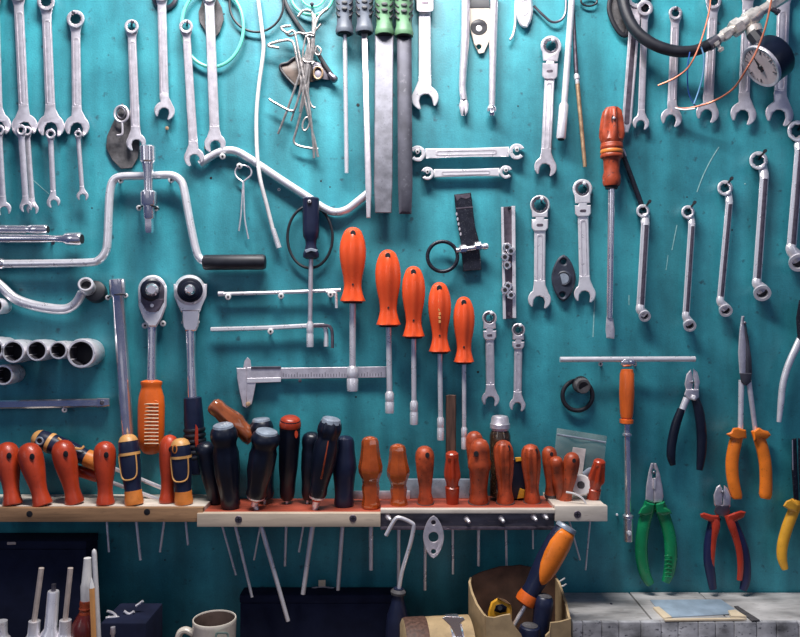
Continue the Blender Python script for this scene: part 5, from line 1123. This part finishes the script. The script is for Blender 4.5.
t.add('yellow_edge', MB().plate([(520, 488), (525, 490), (524, 498), (517, 499)], (), .026, .0312, .5), 'yellow')
# zip bag with tag and a roll
t = Thing('zip_bag', 'clear zip bag holding a paper tag, leaning on the wall', 'plastic bag', P(580, 470, .010))
N = 10
def bagpt(i, j, o):
    u, v = i/N, j/N
    x0, y0 = 557+u*50, 428+u*8; x1, y1 = 550+u*50, 492+u*8
    x, y = x0+(x1-x0)*v, y0+(y1-y0)*v
    return P(x, y, .008+o+.006*math.sin(v*2.6)+.0016*math.sin(u*9+v*5)+.001*math.cos(u*4-v*11))
m_ = MB()
for o in (0.0, .005):
    idx = [[m_._add([bagpt(i, j, o)])[0] for i in range(N+1)] for j in range(N+1)]
    for j in range(N):
        for i in range(N): m_.f.append((idx[j][i], idx[j][i+1], idx[j+1][i+1], idx[j+1][i]))
t.add('film', m_, 'bag_film', smooth=80)
t.add('zip_strip', MB().tube([(557, 434.5, .016), (582, 438.5, .018), (606, 442.5, .016)], 1.0, 6, flat=.5), 'cap_grey')
t.add('paper_tag', MB().plate([(573, 447), (586, 449), (581, 486), (566, 484)], (), .0225, .0235, .2), 'tag_paper')
t = Thing('tape_roll', 'small clear tape roll with a grey core on the rack end', 'tape roll', P(581, 484, .035))
b_ = t.add('roll', MB().lathe(P(581, 485, .030), P(581, 485, .044), [(0, 9), (.1, 10), (.9, 10), (1, 9), (1, 4)], 24), 'paper_white')
t.add('core', MB().lathe(P(581, 485, .043), P(581, 485, .0448), [(0, 4), (1, 3.4)], 16), 'gasket', b_)
t.add('loose_end', MB().tube([(584, 475, .038), (590, 471, .038), (596, 469, .038)], [3, 3.4, 2], 8, flat=.3), 'cap_grey', b_)
single('cable_wire', MB().tube([(566, 492, .066), (575, 494, .068), (583, 499, .070), (587.5, 508, .072)], 1.0, 8), 'wire_white', 'short white wire lying on the pale rack end', 'wire')

# ------------------------------------------------------------------ things under the rack, on the worktop
t = Thing('hook_tool', 'hooked steel pick with a black bottle-shaped handle', 'hook tool', P(397, 630, .10))
t.add('hook', MB().tube([(399, 590, .10), (402, 572, .10), (410, 545, .10), (413.5, 527, .10), (411, 522.5, .10), (401, 518, .10), (396, 518.5, .10), (391, 526, .10), (386, 535.5, .10)], 1.9, 10, sm=4), 'bright_steel')
hb = P(395, 640, .10); ht = P(398.5, 588, .10)
t.add('handle', MB().lathe(Vector((hb.x, hb.y, WT)), ht, [(0, 9), (.03, 10.5), (.5, 10.5), (.72, 9.6), (.84, 6.4), (.92, 5.2), (1, 4.6)], 22), 'navy_plastic')
t.add('collar', MB().lathe(P(398, 594, .10), P(398.4, 589, .10), [(0, 6.6), (.5, 7), (1, 5)], 18), 'gasket')

# dark tool cases
def case(label, x0, x1, ytop, d0, d1, latch=None):
    a, b = P(x0, ytop, d1), P(x1, ytop, d1)
    t = Thing('tool_case', label, 'case', Vector((a.x, -d0, WT)))
    bo = t.add('body', MB().box((a.x, -d1, WT+.0005), (b.x, -d0, a.z-.012), .002), 'case_navy')
    t.add('lid', MB().box((a.x-.0008, -d1-.0008, a.z-.0115), (b.x+.0008, -d0, a.z), .002), 'case_navy')
    return t
t = case('dark navy tool case under the brown rack board', -40, 86, 541, .01, .052)
t.add('latch', MB().plate(rrect(Fr(7, 543.5, 16, 543.2), -1.4, 1.4, 0, 9, .8), (), .050, .0555, .3), 'rod_tan')
t = case('low dark case beneath the pale rack board', 240, 402, 595, .008, .040)
t.add('label_plate', MB().plate([(318.5, 580), (325.5, 580), (325.5, 586.5), (318.5, 586.5)], (), .012, .014, .2), 'pine')
t.add('top_wire', MB().tube([(312, 588, .012), (322, 587, .014), (334, 588, .012)], .7, 6), 'satin')

def bottom_lathe(T, nm, x, ytop, d, prof, m, n=18, slant=0.0, z0=WT, **k):
    tp = P(x, ytop, d); bt = Vector((tp.x-slant, tp.y, z0))
    return T.add(nm, MB().lathe(bt, tp, prof, n, **k), m)
# silver syringe-like parts with tan rods
def plug(label, x, ycap, d, rod, lean):
    t = Thing('grease_injector', label, 'injector', Vector((P(x, ycap, d).x, -d, WT)), 'silver injectors standing on the worktop')
    L0 = P(x, ycap, d).z-WT; k = 1/(L0/U)
    def tt(px): return 1-px*k
    bottom_lathe(t, 'barrel', x, ycap, d, [(0, 7), (tt(24), 7), (tt(20), 7.6), (tt(15), 7.6), (tt(14), 6.2), (tt(11), 5.2), (1, 5.0)], 'bright_steel', slant=lean)
    if rod: t.add('rod', MB().tube([(x-.5, ycap+2, d), (rod[0], rod[1], d)], 2.4, 8, sm=1), 'rod_tan')
    return t
plug('silver injector with tan rod, farther from the red bottle', 34.5, 621, .12, (41.5, 568), .006)
plug('silver injector with tan rod nearest the red bottle', 65.5, 620, .12, (70.5, 568), .006)
plug('short silver injector standing apart from the other three', 1.5, 621, .12, None, .003)
t = Thing('grease_injector', 'silver injector without a rod, standing between two with rods', 'injector', Vector((P(51, 600, .12).x, -.12, WT)), 'silver injectors standing on the worktop')
L0 = (P(53, 591, .12).z-WT)/U
bottom_lathe(t, 'barrel', 53.5, 591, .12, [(0, 8), (1-46/L0, 8), (1-42/L0, 9), (1-37/L0, 8), (1-33/L0, 5.4), (1-1/L0, 5.0), (1, 4.6)], 'bright_steel', slant=.010)
t.add('pin', MB().tube([(53.5, 592, .12), (53.8, 584, .12)], 2.0, 8, sm=1), 'dark_steel')
# red bottle with white nozzle
t = Thing('glue_bottle', 'dark red bottle with a white pointed nozzle', 'bottle', Vector((P(84, 600, .11).x, -.11, WT)))
L0 = (P(87, 558, .11).z-WT)/U
def q(y): return 1-(y-558)/L0
bottom_lathe(t, 'bottle_body', 87.5, 558, .11, [(0, 12), (q(625), 12), (q(616), 11), (q(610), 7.5), (q(608), 6)], 'bottle_red', slant=.006)
bottom_lathe(t, 'ribbed_neck', 87.5, 558, .11, [(q(610), 5.4), (q(607), 5.8), (q(605), 5.0), (q(603), 5.8), (q(601), 5.0), (q(599), 5.6), (q(596), 5)], 'worn_red', slant=.006)
bottom_lathe(t, 'nozzle', 87.5, 558, .11, [(q(597), 4.6), (q(583), 5.2), (q(580), 4.4), (q(562), 3.4), (1, 3.2)], 'paper_white', slant=.006)
t = Thing('glass_tube', 'thin white stick with a rounded tip beside the red bottle', 'stick', Vector((P(95, 600, .13).x, -.13, WT)))
pt = P(94, 549, .13)
t.add('stick', MB().lathe(Vector((pt.x+.010, pt.y, WT)), pt, [(0, 2.4), (.97, 2.2), (.99, 1.8), (1, .6)], 12), 'wire_white')
t = Thing('pencil', 'orange wooden pencil leaning beside the white stick', 'pencil', Vector((P(93, 600, .14).x, -.14, WT)))
pt = P(91.5, 578, .14)
t.add('shaft', MB().lathe(Vector((pt.x+.006, pt.y, WT)), pt, [(0, 2.4), (.92, 2.4)], 6), 'pencil_wood')
t.add('tip', MB().lathe(Vector((pt.x+.006, pt.y, WT)), pt, [(.92, 2.4), (1, .5)], 6), 'paper_white')
# small silver bits on a dark tray
t = Thing('bit_tray', 'dark tray with shiny small metal bits on it', 'tray', Vector((P(122, 620, .11).x, -.08, WT)))
a, b = P(100, 612, .13), P(146, 612, .13)
t.add('tray', MB().box((a.x, -.13, WT+.0005), (b.x, -.06, P(0, 614, .10).z), .003), 'case_navy')
t.add('bit', MB().tube([(107, 611, .108), (113, 613, .104), (119, 619, .104)], 1.2, 8), 'bright_steel')
t.add('bit', MB().tube([(106, 618, .112), (116, 617, .110), (120, 618.5, .108)], 1.3, 8), 'bright_steel')
t.add('bit', MB().tube([(124, 611, .10), (129, 614, .10), (134, 611.5, .10)], 1.3, 8), 'bright_steel')
t.add('bit', MB().tube([(136, 606, .095), (139, 604, .095), (143, 601, .095)], 1.2, 8), 'bright_steel')
t.add('peg', MB().lathe(Vector((P(113, 628, .152).x, -.152, WT)), P(113, 627, .152), [(0, 1.6), (.9, 1.6), (.92, 2.4), (1, 2)], 10), 'satin')
# mug
t = Thing('mug', 'cream coffee mug with a dark stained inside', 'mug', Vector((P(214, 620, .13).x, -.13, WT)))
c = P(214.5, 618, .13); c0 = Vector((c.x, c.y, WT+.0002)); c1 = Vector((c.x, c.y, c.z))
b_ = t.add('body', MB().lathe(c0, c1, [(0, .5), (0, 15.5), (.02, 17), (.95, 18.8), (.99, 19.0), (1, 18.6), (1, 17.8), (.98, 17.6)], 40, cap=False), 'mug_cream')
t.add('inside', MB().lathe(c0, c1, [(.985, 17.6), (.85, 17.2), (.35, 15.5), (.33, .5)], 36, cap=False), 'mug_inside')
t.add('coffee_dregs', MB().lathe(c0, c1, [(.36, 15), (.38, 15)], 30), 'mug_inside')
t.add('handle', MB().tube([(194, 634, .13), (186, 630, .13), (180, 633, .13), (178, 644, .13), (184, 656, .13), (195, 660, .13)], 3.0, 10, flat=1.2), 'mug_cream', b_)
t.add('printed_mark', MB().plate(rrect(Fr(222, 632, 222, 650), -7, 7, 0, 18, 3), [rrect(Fr(222, 632, 222, 650), -5, 5, 2, 16, 2)], .158, .1632, .2), 'mug_mark', b_)
# wooden cylinder with chrome strap
t = Thing('wooden_mallet_head', 'wooden cylinder wrapped by a chrome strap beside the box', 'wood block', Vector((P(430, 640, .13).x, -.13, WT)))
A, B = P(402, 641, .14), P(470, 645, .13)
A.z = B.z = WT+.0525
b_ = t.add('wood_body', MB().lathe(A, B, [(0, 30), (.03, 34), (.5, 34.8), (1, 34.8)], 36), 'cardboard')
t.add('end_face', MB().lathe(A, B, [(.03, 34.4), (.06, 35), (.34, 35.1), (.36, 34.6)], 36, cap=False), 'wood_stick', b_)
t.add('chrome_strap', MB().lathe(A, B, [(.66, 34.8), (.67, 35.8), (.84, 35.8), (.85, 34.8)], 36, cap=False), 'chrome', b_)
t.add('buckle', MB().plate([(442, 618), (446, 616), (463, 617), (465, 620), (460, 624), (463, 637), (456, 637), (450, 626)], (), .175, .196, .8), 'chrome', b_)

# torn cardboard box with tools
t = Thing('cardboard_box', 'torn open cardboard box holding tools', 'box', Vector((P(515, 640, .12).x, -.12, WT)))
def panel(name, pts, m, th=.003):
    """panel through (px,py,d) rim points, dropped to the worktop"""
    top = [P(*p) for p in pts]; mb = MB(); n = len(top)
    nrm = (top[-1]-top[0]).cross(Vector((0, 0, 1))).normalized()*th
    i0 = mb._add(top); i1 = mb._add([p+nrm for p in top]); i2 = mb._add([Vector((p.x, p.y, WT+.0005)) for p in top]); i3 = mb._add([Vector((p.x, p.y, WT+.0005))+nrm for p in top])
    for k in range(n-1):
        mb.f += [(i0[k], i0[k+1], i2[k+1], i2[k]), (i1[k], i1[k+1], i3[k+1], i3[k]), (i0[k], i0[k+1], i1[k+1], i1[k]), (i2[k], i2[k+1], i3[k+1], i3[k])]
    mb.f += [(i0[0], i1[0], i3[0], i2[0]), (i0[-1], i1[-1], i3[-1], i2[-1])]
    return t.add(name, mb, m, smooth=20)
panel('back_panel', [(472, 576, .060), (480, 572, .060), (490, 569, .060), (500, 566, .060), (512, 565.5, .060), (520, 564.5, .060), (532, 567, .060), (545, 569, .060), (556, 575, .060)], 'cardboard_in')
panel('side_panel', [(472, 577, .060), (470.5, 582, .075), (473, 592, .10), (478, 604, .13), (484, 613, .155), (487, 616, .165)], 'cardboard')
panel('front_panel', [(486, 616, .165), (494, 617, .166), (503, 614.5, .167), (510, 613.5, .168), (512, 621, .168), (516, 628, .168), (521, 634, .168), (524, 642, .168), (534, 650, .168), (546, 646, .168)], 'cardboard')
panel('side_panel', [(557, 578, .062), (560, 582, .075), (563, 590, .09), (567, 602, .115), (570, 616, .145), (571, 619, .16)], 'cardboard')
panel('front_flap', [(571, 619, .160), (560, 622, .163), (551, 623, .166), (550, 632, .168), (546, 636, .168)], 'cardboard')
for p in ([(558, 582, .066), (562, 580, .066), (565, 578, .066)], [(559, 586, .068), (563, 586, .068), (566, 584, .07)]):
    t.add('torn_fibre', MB().tube(p, .7, 6), 'paper_white')
t = Thing('tape_measure', 'yellow tape measure with a black button in the box', 'tape measure', P(499, 608, .12))
b_ = t.add('body', MB().plate([(488, 612), (491, 602), (497, 598), (505, 600), (511, 605), (512, 612), (511, 640), (488, 640)], (), .10, .135, 2.0), 'yellow')
t.add('black_badge', MB().plate([(494, 611), (496, 605), (502, 604), (507, 607), (506, 612), (500, 613)], (), .134, .1365, .4), 'black_plastic', b_)
t.add('button', MB().lathe(P(500, 608, .134), P(500, 608, .139), [(0, 2.6), (1, 2)], 12), 'black_rubber', b_)
t.add('top_edge', MB().plate([(497, 597.5), (505, 599.5), (511, 604.5), (508, 604), (502, 601)], (), .11, .1365, .3), 'wood_brown', b_)
t = Thing('screwdriver', 'large orange and navy screwdriver sticking out of the box', 'screwdriver', P(535, 575, .13))
A, B = P(566, 528, .120), P(524, 604, .128)
h = t.add('handle', MB().lathe(A, B, [(0, 3), (.01, 8), (.04, 9.2), (.2, 10.8), (.45, 10.8), (.62, 9.4), (.78, 7.8), (.9, 8.4), (1, 7)], 30), 'navy_plastic')
t.add('end_cap', MB().lathe(A, B, [(-.035, 6), (-.03, 8.8), (-.015, 9.4), (.015, 9.6), (.02, 9)], 28), 'cap_grey', h)
ax_ = (B-A).normalized(); fw = Vector((0, -1, 0)); fw = (fw-ax_*ax_.dot(fw)).normalized(); sd = ax_.cross(fw).normalized()
rows = []
for tt, hw in ((.02, .72), (.08, .86), (.2, .95), (.35, .92), (.48, .80), (.58, .60), (.66, .30), (.69, .05)):
    prs = [(.0, 3), (.01, 8), (.04, 9.2), (.2, 10.8), (.45, 10.8), (.62, 9.4), (.78, 7.8)]
    rr = next(b0+(b1-b0)*(tt-a0)/(a1-a0) for (a0, b0), (a1, b1) in zip(prs, prs[1:]) if a0 <= tt <= a1)*1.035
    rows.append([A.lerp(B, tt)+(fw*math.cos(an)+sd*math.sin(an))*rr*U for an in [(-.25+hw*1.25*(k/8-.5)*2*1.0) for k in range(9)]])
m_ = MB(); idx = [m_._add(r_) for r_ in rows]
for j in range(len(idx)-1):
    for k in range(8): m_.f.append((idx[j][k], idx[j][k+1], idx[j+1][k+1], idx[j+1][k]))
pn = t.add('orange_panel', m_, 'yellow_orange', h, smooth=80)
so = pn.modifiers.new('thickness', 'SOLIDIFY'); so.thickness = .0016; so.offset = 0
t.add('base_cap', MB().lathe(A, B, [(.86, 8.4), (.93, 9.4), (.98, 9), (1.0, 6.6)], 26), 'grip_orange', h)
t.add('shaft', MB().tube([(525, 606, .128), (513, 627, .130)], 2.0, 10, sm=1), 'bright_steel')
for lab, x, y, x1, y1, r_, dd in (('dark rounded tool handle standing upright in the box', 545, 594, 538, 650, 8.5, .135), ('dark rounded tool handle low in the box front', 530, 624, 528, 660, 9.5, .150)):
    t = Thing('hand_tool', lab, 'tool handle', P(x1, y1, dd), 'dark handles in the cardboard box')
    e = P(x1, y1, dd); e.z = max(e.z, WT+.001)
    h = t.add('grip', MB().lathe(P(x, y, dd), e, [(0, .5), (.02, r_*.6), (.08, r_*.9), (.2, r_), (1, r_*.85)], 22), 'navy_plastic')
    t.add('grip_cap', MB().lathe(P(x, y, dd), e, [(-.004, .3), (.012, r_*.50), (.03, r_*.72)], 20), 'gasket', h)

# ------------------------------------------------------------------ ledge at the right
ZL = P(0, 592, 0.0).z
lx0 = P(563, 600, .05).x
t = Thing('ledge_box', 'worn grey wooden ledge box standing below the pliers', 'ledge', Vector((lx0, -.05, WT)))
dF = .104
t.add('core', MB().box((lx0+.002, -dF+.006, WT+.0005), (.74, -.003, ZL-.005), .001), 'bench_wood')
for x0, x1 in ((563, 639), (640, 712), (713, 905)):
    a = P(x0, 600, .05).x+.0005; b = P(x1, 600, .05).x-.0003
    t.add('top_panel', MB().box((a, -dF+.001, ZL-.005), (b, -.002, ZL+(.0006 if x0 == 640 else 0)), .0008), 'ledge_top')
random.seed(5)
xs = [563]
while xs[-1] < 905: xs.append(xs[-1]+random.choice((17, 20, 19, 22)))
for a_, b_ in zip(xs, xs[1:]):
    a = P(a_, 600, dF).x+.0003; b = P(b_, 600, dF).x-.0003
    if a_ == 563: a = lx0
    o = random.uniform(-.0004, .0004)
    t.add('front_slat', MB().box((a, -dF-.005+o, WT+.002), (b, -dF+.006, ZL-.0003), .0016), 'ledge_front')
t.add('nail_head', MB().lathe(Vector((P(612, 604, .05).x, -.046, ZL)), Vector((P(612, 604, .05).x, -.046, ZL+.0012)), [(0, 1.4), (1, 1.0)], 10), 'dark_steel')
t = Thing('drawing_board', 'small pale blue board with pine strips lying on the ledge', 'board', Vector((P(700, 610, .05).x, -.05, ZL)))
def lp(px, py, h=0.0):
    """point on the ledge top seen at this pixel"""
    zt = ZL+.0008; s = zt/((CY-py)*U); d = D*(1-s); p = P(px, py, d); p.z = zt+h; return p
def slab(name, pts, h, m):
    mb = MB(); b0 = [lp(*p) for p in pts]; n = len(b0)
    i0 = mb._add(b0); i1 = mb._add([p+Vector((0, 0, h)) for p in b0])
    for k in range(n): mb.f.append((i0[k], i0[(k+1) % n], i1[(k+1) % n], i1[k]))
    mb.f += [tuple(i0), tuple(i1)]
    return t.add(name, mb, m, smooth=20, bevel=.0004)
slab('blue_sheet', [(650, 600.5), (721, 600), (741, 614), (668, 618), (657, 609)], .0012, 'sheet_blue')
slab('pine_strip', [(653, 609), (659, 608.5), (672, 619), (664, 620)], .0030, 'pine')
slab('pine_strip', [(664, 620.3), (738, 619.3), (747, 620.6), (665, 621.6)], .0026, 'pine')
slab('pine_strip', [(728, 613), (735, 612), (746.5, 618.8), (731, 618.4)], .0038, 'pine')
slab('dark_strip', [(734, 607), (738, 607), (760, 621), (752, 621.5)], .0016, 'gasket')
